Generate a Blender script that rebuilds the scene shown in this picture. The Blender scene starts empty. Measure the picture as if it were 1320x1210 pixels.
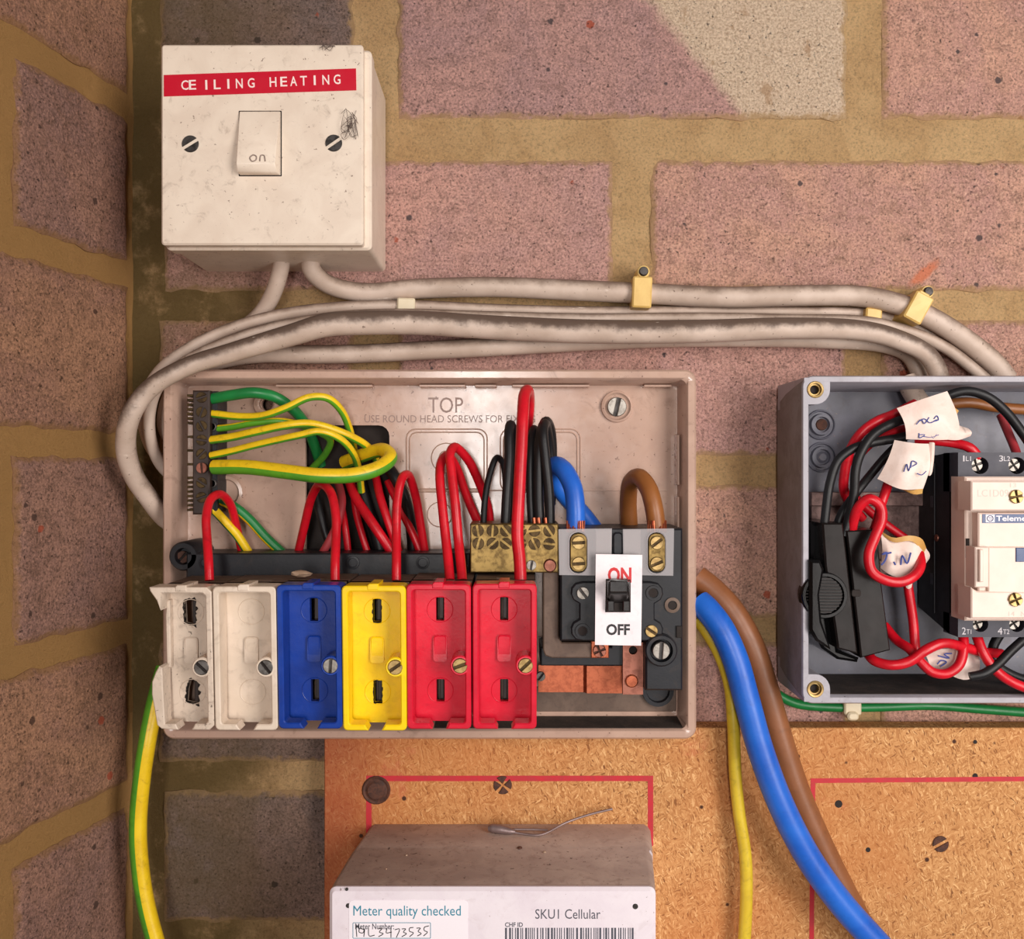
import bpy, bmesh, math, random
from mathutils import Vector, Matrix, noise
random.seed(7)
PI = math.pi
# ---------------------------------------------------------------- camera, world, light, exposure
F, D = 1180.0, 426.0            # focal length in pixels of a 1320 px wide frame; lens-to-wall distance in mm
sc = bpy.context.scene
COL = sc.collection
cd = bpy.data.cameras.new('camera'); cam = bpy.data.objects.new('camera', cd); COL.objects.link(cam)
cam.location = (0, -D/1000, 0); cam.rotation_euler = (PI/2, 0, 0)
cd.sensor_fit = 'HORIZONTAL'; cd.sensor_width = 36; cd.lens = 36*F/1320; cd.clip_start = 0.01; cd.clip_end = 50
sc.camera = cam
w = bpy.data.worlds.new('world'); sc.world = w; w.use_nodes = True
w.node_tree.nodes['Background'].inputs[0].default_value = (1.0, 0.93, 0.86, 1)
w.node_tree.nodes['Background'].inputs[1].default_value = 0.15
def area(name, loc, target, size, energy, color):
    l = bpy.data.lights.new(name, 'AREA'); l.shape = 'RECTANGLE'; l.size, l.size_y = size; l.energy = energy; l.color = color
    o = bpy.data.objects.new(name, l); COL.objects.link(o); o.location = loc
    o.rotation_euler = (Vector(target)-Vector(loc)).to_track_quat('-Z', 'Y').to_euler(); return o
area('daylight_doorway', (-0.06, -1.40, 0.06), (0.0, 0, 0.0), (0.15, 0.60), 8.2, (1.0, 0.96, 0.93))
area('daylight_side', (0.46, -0.62, 0.03), (0.05, 0, 0.0), (0.30, 0.60), 6.4, (1.0, 0.93, 0.88))
vs = sc.view_settings
vs.view_transform = 'Standard'; vs.look = 'None'; vs.gamma = 1; vs.use_curve_mapping = False; vs.exposure = -0.25

# ---------------------------------------------------------------- helpers
# authoring frame: x right, z up, h = height off the back wall towards the room, all in mm
def V(x, z, h): return Vector((x, -h, z))*0.001
def X(px, h): return (px-660)*(D-h)/F
def Z(py, h): return (605-py)*(D-h)/F
def S(n, h): return n*(D-h)/F
def XZ(pts, h): return [(X(a, h), Z(b, h)) for a, b in pts]
def P3(pts): return [(X(a, c), Z(b, c), c) for a, b, c in pts]
def srgb(r, g, b):
    return tuple(((c/255)/12.92 if c/255 <= .04045 else ((c/255+.055)/1.055)**2.4) for c in (r, g, b)) + (1,)

class NT:
    def __init__(s, name):
        s.m = bpy.data.materials.new(name); s.m.use_nodes = True; s.t = s.m.node_tree
        s.b = s.t.nodes['Principled BSDF']
        g = s.n('ShaderNodeNewGeometry'); v = s.n('ShaderNodeVectorMath'); v.operation = 'SCALE'
        s.l(g.outputs['Position'], v.inputs[0]); v.inputs['Scale'].default_value = 1000
        s.pos = v.outputs[0]; s.geo = g
    def n(s, t): return s.t.nodes.new(t)
    def l(s, a, b): s.t.links.new(a, b)
    def noise(s, scale, detail=4, rough=.55, dist=0, vec=None):
        n = s.n('ShaderNodeTexNoise'); n.inputs['Scale'].default_value = scale; n.inputs['Detail'].default_value = detail
        n.inputs['Roughness'].default_value = rough; n.inputs['Distortion'].default_value = dist
        s.l(vec or s.pos, n.inputs['Vector']); return n.outputs[0]
    def voro(s, scale, vec=None, feature='F1'):
        n = s.n('ShaderNodeTexVoronoi'); n.feature = feature; n.inputs['Scale'].default_value = scale; s.l(vec or s.pos, n.inputs['Vector']); return n
    def ramp(s, f, a, b):
        n = s.n('ShaderNodeMapRange'); n.interpolation_type = 'SMOOTHSTEP'; s.l(f, n.inputs[0]); n.inputs[1].default_value = a; n.inputs[2].default_value = b; return n.outputs[0]
    def mix(s, f, a, b):
        n = s.n('ShaderNodeMix'); n.data_type = 'RGBA'
        for sock, v in ((n.inputs[0], f), (n.inputs[6], a), (n.inputs[7], b)):
            if isinstance(v, (int, float)): sock.default_value = v
            elif isinstance(v, tuple): sock.default_value = v
            else: s.l(v, sock)
        return n.outputs[2]
    def math(s, op, a, b=0.0):
        n = s.n('ShaderNodeMath'); n.operation = op
        for sock, v in ((n.inputs[0], a), (n.inputs[1], b)):
            if isinstance(v, (int, float)): sock.default_value = v
            else: s.l(v, sock)
        return n.outputs[0]
    def scalev(s, v3, rot=(0, 0, 0)):
        n = s.n('ShaderNodeMapping'); n.inputs['Scale'].default_value = v3; n.inputs['Rotation'].default_value = rot; s.l(s.pos, n.inputs[0]); return n.outputs[0]
    def sep(s):
        n = s.n('ShaderNodeSeparateXYZ'); s.l(s.pos, n.inputs[0]); return n.outputs
    def bump(s, f, strength, dist=.0004, prev=None):
        n = s.n('ShaderNodeBump'); n.inputs['Strength'].default_value = strength; n.inputs['Distance'].default_value = dist; s.l(f, n.inputs['Height'])
        if prev: s.l(prev, n.inputs['Normal'])
        return n.outputs[0]
    def done(s, col, rough=.5, metal=0, normal=None, spec=.5, coat=0):
        b = s.b
        if isinstance(col, tuple): b.inputs['Base Color'].default_value = col
        else: s.l(col, b.inputs['Base Color'])
        if isinstance(rough, (int, float)): b.inputs['Roughness'].default_value = rough
        else: s.l(rough, b.inputs['Roughness'])
        b.inputs['Metallic'].default_value = metal; b.inputs['Specular IOR Level'].default_value = spec
        b.inputs['Coat Weight'].default_value = coat
        if normal: s.l(normal, b.inputs['Normal'])
        return s.m

def plastic(name, c, c2=None, rough=.4, dirt=None, dirt_amt=.5, scale=.05, speck=.0, speckcol=(70, 55, 45), bump=.12, metal=0, spec=.5, lo=.5, hi=.75):
    t = NT(name); col = srgb(*c)
    if c2: col = t.mix(t.ramp(t.noise(scale*1.0, 5, .6, .6), .32, .68), col, srgb(*c2))
    if dirt:
        m = t.math('MULTIPLY', t.ramp(t.noise(scale*3.1, 9, .68, .8), lo, hi), dirt_amt)
        col = t.mix(m, col, srgb(*dirt))
    if speck:
        m = t.math('MULTIPLY', t.ramp(t.noise(.55, 3, .6, .3), .70-.06*speck, .76-.06*speck), .8)
        col = t.mix(m, col, srgb(*speckcol))
    r = t.noise(.2, 4); n = t.n('ShaderNodeMapRange'); t.l(r, n.inputs[0]); n.inputs[3].default_value = rough-.1; n.inputs[4].default_value = rough+.12
    return t.done(col, n.outputs[0], metal, t.bump(t.noise(.9, 4, .6), bump, .0003), spec)

def brick_mat(name, c, c2, dark=(84, 74, 76), patch=None, algae=True, scuff=None):
    t = NT(name)
    k = lambda q, f: tuple(min(255, int(v*f)) for v in q)
    col = t.mix(t.ramp(t.noise(.022, 5, .65, .6), .36, .64), srgb(*c), srgb(*c2))
    fine = t.noise(.85, 7, .78); mid = t.noise(.16, 6, .7, .4)
    col = t.mix(t.ramp(mid, .42, .72), col, srgb(*k(c, .80)))
    col = t.mix(t.math('MULTIPLY', t.ramp(fine, .50, .38), .75), col, srgb(*k(c, .5)))
    col = t.mix(t.math('MULTIPLY', t.ramp(fine, .52, .64), .6), col, srgb(*k(c, 1.25)))
    if patch:
        sx = t.sep(); d = t.noise(.05, 7, .7)
        # pale unfired patch: right of a slanting ragged edge
        e = t.math('ADD', t.math('ADD', sx[0], t.math('MULTIPLY', sx[2], patch[1])), t.math('MULTIPLY', d, patch[2]))
        pale = t.mix(t.ramp(fine, .36, .62), srgb(190, 160, 132), srgb(242, 220, 192))
        pale = t.mix(t.math('MULTIPLY', t.ramp(t.noise(.07, 4), .6, .68), .6), pale, srgb(176, 136, 96))
        col = t.mix(t.math('MULTIPLY', t.ramp(e, patch[0], patch[0]+9), .92), col, pale)
    if scuff:
        mp = t.n('ShaderNodeMapping'); mp.vector_type = 'POINT'; t.l(t.pos, mp.inputs[0]); mp.inputs['Location'].default_value = (-scuff[0], 0, -scuff[1])
        m2 = t.n('ShaderNodeMapping'); t.l(mp.outputs[0], m2.inputs[0]); m2.inputs['Rotation'].default_value = (0, .75, 0); m3 = t.n('ShaderNodeMapping'); t.l(m2.outputs[0], m3.inputs[0]); m3.inputs['Scale'].default_value = (.085, 0, .24)
        ln = t.n('ShaderNodeVectorMath'); ln.operation = 'LENGTH'; t.l(m3.outputs[0], ln.inputs[0])
        col = t.mix(t.math('MULTIPLY', t.ramp(t.math('ADD', ln.outputs['Value'], t.math('MULTIPLY', t.noise(.3, 5), .8)), 1.25, .8), .8), col, srgb(226, 130, 92))
    v = t.voro(.11); cs = t.n('ShaderNodeSeparateColor'); t.l(v.outputs['Color'], cs.inputs[0])
    wob = t.math('MULTIPLY', t.noise(.9, 4, .6), .22)
    rad = t.math('MULTIPLY', cs.outputs[2], .12)
    edge = t.math('SUBTRACT', t.math('ADD', v.outputs['Distance'], wob), rad)
    col = t.mix(t.math('MULTIPLY', t.math('MULTIPLY', t.ramp(edge, .20, .15), t.math('GREATER_THAN', cs.outputs[0], .72)), .9), col, srgb(*dark))
    col = t.mix(t.math('MULTIPLY', t.math('MULTIPLY', t.ramp(edge, .26, .20), t.math('LESS_THAN', cs.outputs[0], .07)), .85), col, srgb(184, 86, 60))
    pit = t.ramp(t.noise(.62, 5, .66, .2), .60, .66)       # scattered small pits of uneven size
    col = t.mix(t.math('MULTIPLY', pit, .8), col, srgb(*k(dark, .72)))
    at = t.n('ShaderNodeAttribute'); at.attribute_name = 'edge'     # mortar smeared over the arrises
    sm = t.ramp(t.math('ADD', at.outputs['Fac'], t.math('MULTIPLY', t.math('SUBTRACT', t.noise(.22, 6, .7), .5), 1.3)), .55, .95)
    col = t.mix(t.math('MULTIPLY', sm, .75), col, srgb(186, 150, 104) if algae else srgb(160, 118, 78))
    if algae:
        sx = t.sep()
        m = t.math('MULTIPLY', t.ramp(t.math('ADD', sx[0], t.math('MULTIPLY', t.noise(.03, 6, .65), 70)), -52, -100), t.ramp(t.noise(.05, 6, .7), .25, .55))
        col = t.mix(t.math('MULTIPLY', m, .55), col, srgb(104, 86, 54))
    n1 = t.bump(mid, .5, .002); n1 = t.bump(fine, .8, .0016, n1); n2 = t.bump(t.noise(2.4, 4, .7), .6, .0006, n1); n3 = t.bump(t.math('SUBTRACT', 1.0, pit), .7, .0009, n2)
    return t.done(col, .92, 0, n3, .2)

def mortar_mat(name, c, c2, green):
    t = NT(name); k = lambda f: tuple(min(255, int(v*f)) for v in c)
    col = t.mix(t.ramp(t.noise(.03, 5, .65, .6), .35, .65), srgb(*c), srgb(*c2))
    fine = t.noise(.9, 7, .8); mid = t.noise(.2, 6, .7)
    col = t.mix(t.math('MULTIPLY', t.ramp(fine, .52, .34), .6), col, srgb(*k(.55)))
    col = t.mix(t.math('MULTIPLY', t.ramp(fine, .55, .7), .6), col, srgb(*k(1.15)))
    sx = t.sep()   # damp algae growing in the internal corner
    m = t.math('MULTIPLY', t.ramp(t.math('ADD', sx[0], t.math('MULTIPLY', t.noise(.035, 6, .65), 70)), -45, -110), t.ramp(t.noise(.05, 6, .7), .18, .5))
    col = t.mix(t.math('MULTIPLY', m, .9), col, srgb(*green))
    n = t.bump(mid, .7, .003); n = t.bump(fine, .9, .0018, n); n = t.bump(t.noise(2.5, 4, .7), .6, .0006, n)
    return t.done(col, .95, 0, n, .15)

def chip_mat():
    t = NT('chipboard'); cols = []
    for i, (rot, sc3) in enumerate((((0, .5, 0), (.42, .4, 1.9)), ((0, -1.0, 0), (.45, .4, 2.1)), ((0, 1.75, 0), (.47, .4, 2.0)))):
        n = t.n('ShaderNodeMapping'); t.l(t.pos, n.inputs[0]); n.inputs['Rotation'].default_value = rot; n.inputs['Location'].default_value = (i*31, 0, i*17)
        add = t.n('ShaderNodeVectorMath'); add.operation = 'ADD'; nn = t.n('ShaderNodeTexNoise'); nn.inputs['Scale'].default_value = .25; t.l(n.outputs[0], nn.inputs['Vector'])
        sc_ = t.n('ShaderNodeVectorMath'); sc_.operation = 'SCALE'; sc_.inputs['Scale'].default_value = 3.0; t.l(nn.outputs[1], sc_.inputs[0])
        t.l(n.outputs[0], add.inputs[0]); t.l(sc_.outputs[0], add.inputs[1])
        m2 = t.n('ShaderNodeMapping'); t.l(add.outputs[0], m2.inputs[0]); m2.inputs['Scale'].default_value = sc3
        v = t.voro(1.0, m2.outputs[0]); s = t.n('ShaderNodeSeparateColor'); t.l(v.outputs['Color'], s.inputs[0]); cols.append((s.outputs[0], v.outputs['Distance']))
    sel = t.noise(.3, 2); sel2 = t.noise(.33, 2, vec=t.scalev((1, 1, 1), (0, 0, 1)))
    f = t.mix(t.ramp(sel, .46, .54), cols[0][0], cols[1][0]); f = t.mix(t.ramp(sel2, .48, .56), f, cols[2][0])
    fb = t.n('ShaderNodeSeparateColor'); t.l(f, fb.inputs[0]); fv = fb.outputs[0]
    r = t.n('ShaderNodeValToRGB'); t.l(fv, r.inputs[0]); e = r.color_ramp.elements
    e[0].position = 0; e[0].color = srgb(126, 80, 46); e[1].position = 1; e[1].color = srgb(230, 182, 126)
    for p, c in ((.10, (170, 114, 66)), (.45, (194, 138, 86)), (.85, (208, 154, 100))):
        el = e.new(p); el.color = srgb(*c)
    col = t.mix(t.math('MULTIPLY', t.ramp(t.noise(.012, 3), .40, .64), .45), r.outputs[0], srgb(190, 112, 58))
    sx = t.sep()     # red spray paint mist along the left-hand edge of the sheet
    red = t.math('MULTIPLY', t.ramp(t.math('ADD', sx[0], t.math('MULTIPLY', t.noise(.05, 5, .7), 50)), -15, -62), .75)
    col = t.mix(red, col, srgb(150, 66, 40))
    blot = t.math('MULTIPLY', t.ramp(t.noise(.028, 5, .7), .60, .74), .4); col = t.mix(blot, col, srgb(196, 92, 74))
    dots = t.voro(.09); cs = t.n('ShaderNodeSeparateColor'); t.l(dots.outputs['Color'], cs.inputs[0])
    col = t.mix(t.math('MULTIPLY', t.ramp(dots.outputs['Distance'], .12, .07), t.math('GREATER_THAN', cs.outputs[0], .6)), col, srgb(74, 44, 30))
    return t.done(col, .75, 0, t.bump(fv, .4, .0003), .25)

def metal(name, c, rough=.35, dirt=None, amt=.6):
    t = NT(name); col = srgb(*c)
    if dirt: col = t.mix(t.math('MULTIPLY', t.ramp(t.noise(.35, 6, .65, .4), .4, .65), amt), col, srgb(*dirt))
    return t.done(col, rough, .85, t.bump(t.noise(1.5, 3, .6), .12, .0002))

M = {}
def setup():
    M['brick_pink'] = brick_mat('brick_pink', (222, 170, 156), (206, 160, 152), scuff=(X(1192, 0), Z(352, 0)))
    M['brick_warm'] = brick_mat('brick_warm', (224, 172, 150), (210, 160, 148), scuff=(X(1192, 0), Z(352, 0)))
    M['brick_cream'] = brick_mat('brick_cream', (206, 160, 150), (190, 150, 146), patch=(258, .86, 24))
    M['brick_grey'] = brick_mat('brick_grey', (146, 120, 108), (132, 114, 108), dark=(58, 50, 50))
    M['brick_left'] = brick_mat('brick_left', (180, 136, 116), (162, 124, 112), dark=(88, 66, 58), algae=False)
    M['brick_left2'] = brick_mat('brick_left_warm', (190, 142, 112), (172, 128, 108), dark=(92, 66, 54), algae=False)
    M['mortar'] = mortar_mat('mortar', (226, 188, 138), (208, 168, 120), (98, 80, 44))
    M['mortar_left'] = mortar_mat('mortar_left', (206, 158, 102), (188, 142, 90), (186, 142, 88))
    M['chip'] = chip_mat()
    M['red_ink'] = plastic('red_ink', (196, 28, 44), (180, 40, 50), .6, scale=.2)
    M['switch'] = plastic('switch_plastic', (236, 220, 202), (226, 208, 190), .35, (120, 100, 84), .5, .06, .5, (120, 96, 84), .05, lo=.54, hi=.78)
    M['tape_red'] = plastic('tape_red', (200, 14, 44), None, .3, bump=.03)
    M['emboss'] = plastic('embossed_white', (246, 226, 220), None, .5)
    M['ink_grey'] = plastic('ink_grey', (150, 132, 122), None, .7)
    M['screw'] = metal('screw_steel', (124, 120, 116), .45, (70, 64, 60), .7)
    M['screw_dark'] = metal('screw_dull', (84, 80, 78), .55, (44, 40, 38), .8)
    M['screw_bright'] = metal('screw_bright', (168, 162, 154), .5, (104, 96, 88), .6)
    M['screw_brass'] = metal('screw_brass', (184, 156, 104), .48, (120, 92, 54), .6)
    M['brass'] = metal('brass', (150, 124, 74), .46, (84, 64, 36), .75)
    M['brass_dark'] = metal('brass_tarnished', (92, 74, 48), .55, (50, 38, 28), .8)
    M['copper'] = metal('copper', (186, 104, 74), .4, (136, 68, 48), .6)
    M['copper_dull'] = metal('copper_dull', (160, 104, 88), .5, (110, 66, 54), .6)
    M['contact'] = plastic('contact_brown', (58, 40, 32), (40, 28, 24), .5)
    M['insulator'] = plastic('insulator_grey', (150, 140, 136), (136, 126, 122), .5)
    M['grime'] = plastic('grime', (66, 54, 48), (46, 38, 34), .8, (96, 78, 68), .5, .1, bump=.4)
    M['grey_side_shaded'] = plastic('enclosure_shaded_dusty_side', (132, 122, 120), (118, 106, 102), .6, (96, 82, 76), .5, .08)  # dusty outer side, with its shade also mixed into the darker grey
    M['rust'] = plastic('rust', (92, 54, 38), (62, 38, 30), .75, scale=.5, bump=.4)
    M['hole'] = plastic('hole_dark', (34, 24, 20), None, .8)
    M['cable'] = plastic('cable_sheath', (216, 194, 178), (202, 180, 164), .5, (104, 84, 72), .55, .07, .6, (84, 66, 56), .1, lo=.5, hi=.72)
    M['cable_dirty'] = None
    for k, top, lo, hi in (('cable_dirty', (84, 66, 56), -.3, .5), ('cable', (112, 92, 80), -.05, 1.0)):
        t = NT('cable_sheath_'+k)
        base = t.mix(t.ramp(t.noise(.05, 4), .3, .7), srgb(208, 187, 172), srgb(184, 162, 146))
        s = t.n('ShaderNodeSeparateXYZ'); t.l(t.geo.outputs['Normal'], s.inputs[0])   # settled dust on whatever faces up
        up = t.ramp(t.math('ADD', s.outputs[2], t.math('MULTIPLY', t.math('SUBTRACT', t.noise(.12, 7, .7), .5), 1.5)), lo, hi)
        c = t.mix(t.math('MULTIPLY', up, .92), base, srgb(*top))
        c = t.mix(t.math('MULTIPLY', t.ramp(t.noise(.55, 3, .6), .66, .72), .75), c, srgb(92, 72, 60))
        sv = t.noise(.22, 5, .7, vec=t.scalev((.3, 1, 2.4), (0, .25, 0)))
        c = t.mix(t.math('MULTIPLY', t.ramp(sv, .66, .71), .7), c, srgb(236, 220, 206))
        M[k] = t.done(c, .5, 0, t.bump(t.noise(.6, 4), .15, .0004), .4)
    M['clip'] = plastic('clip_yellowed', (232, 196, 118), (216, 176, 100), .4, (180, 130, 60), .4)
    M['clip_white'] = plastic('clip_white', (232, 218, 190), (222, 204, 170), .4)
    M['tray'] = plastic('tray_plastic', (196, 164, 146), (184, 152, 136), .17, (118, 90, 76), .5, .035, .6, (96, 70, 58), .04, lo=.52, hi=.78)
    M['tray_line'] = plastic('tray_moulding', (194, 162, 144), None, .28)
    M['tray_text'] = plastic('tray_lettering', (138, 110, 98), None, .4)
    M['frame_black'] = plastic('frame_black', (30, 31, 37), (24, 24, 28), .42, (62, 50, 44), .45, .05, spec=.35)
    M['base_brown'] = plastic('bakelite_dusty', (112, 90, 76), (92, 72, 60), .6, (66, 50, 42), .6, .08)
    M['f_white'] = plastic('shield_white', (232, 214, 196), (222, 204, 184), .32, (150, 124, 104), .35, .06)
    M['f_old'] = plastic('shield_old_white', (222, 204, 186), (208, 190, 172), .4, (112, 90, 76), .55, .08, .6)
    M['f_blue'] = plastic('shield_blue', (18, 62, 158), (14, 52, 140), .32)
    M['f_yellow'] = plastic('shield_yellow', (252, 216, 14), (244, 202, 10), .32, (196, 150, 30), .3, .06)
    M['f_red'] = plastic('shield_red', (222, 28, 56), (208, 20, 48), .3, (150, 20, 36), .3)
    M['scorch'] = plastic('scorched_edge', (34, 26, 22), None, .8)
    M['w_red'] = plastic('wire_red', (214, 16, 36), (190, 12, 30), .34, (120, 10, 22), .4, .08)
    M['w_red_dull'] = plastic('wire_red_dull', (150, 58, 62), (170, 40, 50), .5)
    M['w_black'] = plastic('wire_black', (28, 27, 29), (22, 21, 23), .42, (50, 42, 38), .3, spec=.35)
    M['w_blue'] = plastic('wire_blue', (34, 104, 206), (26, 90, 190), .38)
    M['w_brown'] = plastic('wire_brown', (150, 92, 44), (132, 78, 36), .4)
    M['c_blue'] = plastic('cable_blue', (36, 106, 208), (28, 92, 194), .38, (20, 60, 130), .3)
    M['c_brown'] = plastic('cable_brown', (142, 88, 54), (130, 80, 48), .42, (96, 60, 40), .4)
    M['c_yellow'] = plastic('cable_yellow', (222, 192, 50), (210, 178, 44), .4, (140, 120, 40), .45, .09)
    M['g_yellow'] = plastic('earth_yellow', (244, 206, 30), (230, 188, 22), .38, (120, 96, 20), .45, .09)
    M['g_green'] = plastic('earth_green', (94, 164, 38), (76, 146, 40), .38, (40, 76, 24), .4)
    M['g_dark'] = plastic('earth_dark_green', (22, 128, 62), (18, 112, 54), .38, (14, 70, 36), .4)
    M['clear'] = None
    t = NT('clear_shield'); t.b.inputs['Alpha'].default_value = .34
    M['clear'] = t.done(srgb(206, 200, 202), .3, 0, None, .5)
    M['label_white'] = plastic('label_white', (246, 236, 238), (236, 226, 230), .5, (200, 184, 186), .3, .1)
    M['red_print'] = plastic('red_print', (206, 30, 34), None, .5)
    M['black_print'] = plastic('black_print', (26, 24, 26), None, .5)
    M['toggle'] = plastic('toggle_black', (34, 30, 30), None, .3)
    M['grey_rim'] = plastic('enclosure_grey', (168, 164, 172), (156, 152, 160), .4, (120, 106, 104), .4, .06, .3)
    M['grey_in'] = plastic('enclosure_inside', (112, 112, 124), (100, 100, 110), .42, (92, 82, 82), .5, .05, .5, (150, 130, 120))
    M['rail'] = plastic('dusty_rail', (140, 112, 106), (96, 74, 70), .5, (70, 50, 46), .7, .2, metal=.4, bump=.4)
    M['con_dark'] = plastic('contactor_charcoal', (62, 61, 72), (54, 53, 63), .45, spec=.35)
    M['con_side'] = plastic('contactor_black', (32, 30, 35), (27, 25, 30), .5, spec=.3)
    M['con_white'] = plastic('contactor_ivory', (230, 206, 192), (222, 198, 184), .4)
    M['con_print'] = plastic('contactor_print', (206, 186, 174), None, .5)
    M['con_blue'] = plastic('contactor_blue', (64, 82, 122), None, .4)
    M['con_legend'] = plastic('contactor_legend', (196, 190, 194), None, .5)
    M['gloss_black'] = plastic('gloss_black', (16, 15, 16), None, .15, bump=.04, spec=.12)
    M['module_brown'] = plastic('module_smoked', (34, 28, 27), (24, 20, 19), .24, bump=.05, spec=.1)
    M['wheel'] = plastic('wheel_grey', (48, 43, 42), None, .4, spec=.2)
    M['paper'] = plastic('paper_tape', (240, 220, 210), (228, 204, 192), .7, (206, 170, 150), .3, .1)
    M['glue'] = plastic('yellowed_glue', (206, 164, 92), (190, 142, 74), .5)
    M['pen'] = plastic('pen_blue', (70, 84, 150), None, .6)
    M['meter_white'] = plastic('meter_white', (236, 226, 232), (228, 216, 224), .42, (190, 170, 172), .3, .05, .35, (150, 130, 130))
    M['meter_dust'] = plastic('meter_dusty', (186, 160, 146), (170, 144, 132), .8, (128, 100, 88), .6, .06, .9, (80, 56, 48), .3)
    M['sticker'] = plastic('sticker', (246, 238, 244), None, .4)
    M['teal'] = plastic('teal_print', (44, 134, 158), None, .5)
    M['grey_print'] = plastic('grey_print', (82, 82, 92), None, .5)
    M['lead'] = plastic('seal_wire', (150, 130, 128), (120, 102, 100), .4, metal=.5)
    M['crumb'] = plastic('crumb', (206, 180, 156), (170, 140, 116), .9, bump=.4)
    M['web'] = plastic('cobweb', (92, 76, 70), None, .8)
setup()

WL = {}      # world location of every object made here
def empty(name, label, cat, loc, group=None, kind=None):
    o = bpy.data.objects.new(name, None); COL.objects.link(o); o.empty_display_size = .005
    loc = V(*loc); o.location = loc; WL[o] = loc
    tag(o, label, cat, group, kind); return o
def tag(o, label=None, cat=None, group=None, kind=None):
    if label: o['label'] = label
    if cat: o['category'] = cat
    if group: o['group'] = group
    if kind: o['kind'] = kind
    return o
def obj(name, bm, mats, parent=None, smooth=35, label=None, cat=None, group=None, kind=None, norm=True):
    if norm: bmesh.ops.recalc_face_normals(bm, faces=bm.faces)
    me = bpy.data.meshes.new(name); bm.to_mesh(me); bm.free()
    for m in (mats if isinstance(mats, (list, tuple)) else [mats]): me.materials.append(M[m] if isinstance(m, str) else m)
    xs = [v.co for v in me.vertices]
    c = Vector([(min(v[i] for v in xs)+max(v[i] for v in xs))/2 for i in range(3)])
    me.transform(Matrix.Translation(-c))
    if smooth:
        me.shade_smooth(); me.set_sharp_from_angle(angle=math.radians(smooth))
    o = bpy.data.objects.new(name, me); COL.objects.link(o); WL[o] = c
    if parent: o.parent = parent; o.location = c-WL[parent]
    else: o.location = c
    return tag(o, label, cat, group, kind)
def bm_(): return bmesh.new()

def rr(x0, z0, x1, z1, r, n=4):
    r = min(r, abs(x1-x0)/2-1e-4, abs(z1-z0)/2-1e-4); pts = []
    for cx, cz, a in ((x1-r, z1-r, 0), (x0+r, z1-r, 90), (x0+r, z0+r, 180), (x1-r, z0+r, 270)):
        for i in range(n+1):
            t = math.radians(a+90*i/n); pts.append((cx+r*math.cos(t), cz+r*math.sin(t)))
    return pts
def prr(x0, y0, x1, y1, h, r, n=4):
    return rr(X(x0, h), Z(y1, h), X(x1, h), Z(y0, h), S(r, h), n)
def circ(cx, cz, r, n=20, a0=0): return [(cx+r*math.cos(a0+2*PI*i/n), cz+r*math.sin(a0+2*PI*i/n)) for i in range(n)]
def offset(pts, d):
    n = len(pts); out = []
    area_ = sum(pts[i][0]*pts[(i+1) % n][1]-pts[(i+1) % n][0]*pts[i][1] for i in range(n)); s = 1 if area_ > 0 else -1
    for i in range(n):
        p, q, r = Vector(pts[i-1]), Vector(pts[i]), Vector(pts[(i+1) % n])
        a, b = (q-p), (r-q)
        if a.length < 1e-6 or b.length < 1e-6: out.append(tuple(q)); continue
        a.normalize(); b.normalize(); n1 = Vector((-a.y, a.x))*s; n2 = Vector((-b.y, b.x))*s
        m = n1+n2; k = m.length
        if k < .3: m = n1; k = 1
        m = m/k; cs = max(.5, m.dot(n1)); out.append(tuple(q+m*d/cs))
    return out
def prism(bm, pts, h0, h1, b=0, mi=0, hf=None):
    """outline extruded from h0 to h1 with a chamfer b on the room side; hf(x,z) adds to h1"""
    f = hf or (lambda x, z: 0)
    L = [[bm.verts.new(V(x, z, h0)) for x, z in pts], [bm.verts.new(V(x, z, h1-b+f(x, z))) for x, z in pts]]
    if b: L.append([bm.verts.new(V(x, z, h1+f(x, z))) for x, z in offset(pts, b)])
    n = len(pts); fs = []
    for a, c in zip(L, L[1:]):
        for i in range(n): fs.append(bm.faces.new((a[i], a[(i+1) % n], c[(i+1) % n], c[i])))
    fs.append(bm.faces.new(L[-1])); fs.append(bm.faces.new(L[0][::-1]))
    for x in fs: x.material_index = mi
    return bm
def plate(bm, outer, holes, h0, h1, mi=0, back=True):
    """flat plate with through holes"""
    loops = [outer]+holes; front, rear = [], []
    for lp in loops:
        front.append([bm.verts.new(V(x, z, h1)) for x, z in lp]); rear.append([bm.verts.new(V(x, z, h0)) for x, z in lp])
    for a, c in zip(front, rear):
        n = len(a)
        for i in range(n): bm.faces.new((a[i], a[(i+1) % n], c[(i+1) % n], c[i]))
    for side in ((front, rear) if back else (front,)):
        es = []
        for a in side:
            for i in range(len(a)):
                e = bm.edges.get((a[i], a[(i+1) % len(a)])) or bm.edges.new((a[i], a[(i+1) % len(a)])); es.append(e)
        bmesh.ops.triangle_fill(bm, use_beauty=True, edges=es)
    for f in bm.faces: f.material_index = mi
    return bm
def box(bm, x0, x1, z0, z1, h0, h1, b=.3):
    return prism(bm, [(x0, z0), (x1, z0), (x1, z1), (x0, z1)], h0, h1, b)
def pbox(bm, x0, y0, x1, y1, h0, h1, b=.3, r=0):
    pts = prr(x0, y0, x1, y1, h1, r) if r else XZ([(x0, y1), (x1, y1), (x1, y0), (x0, y0)], h1)
    return prism(bm, pts, h0, h1, b)
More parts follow.
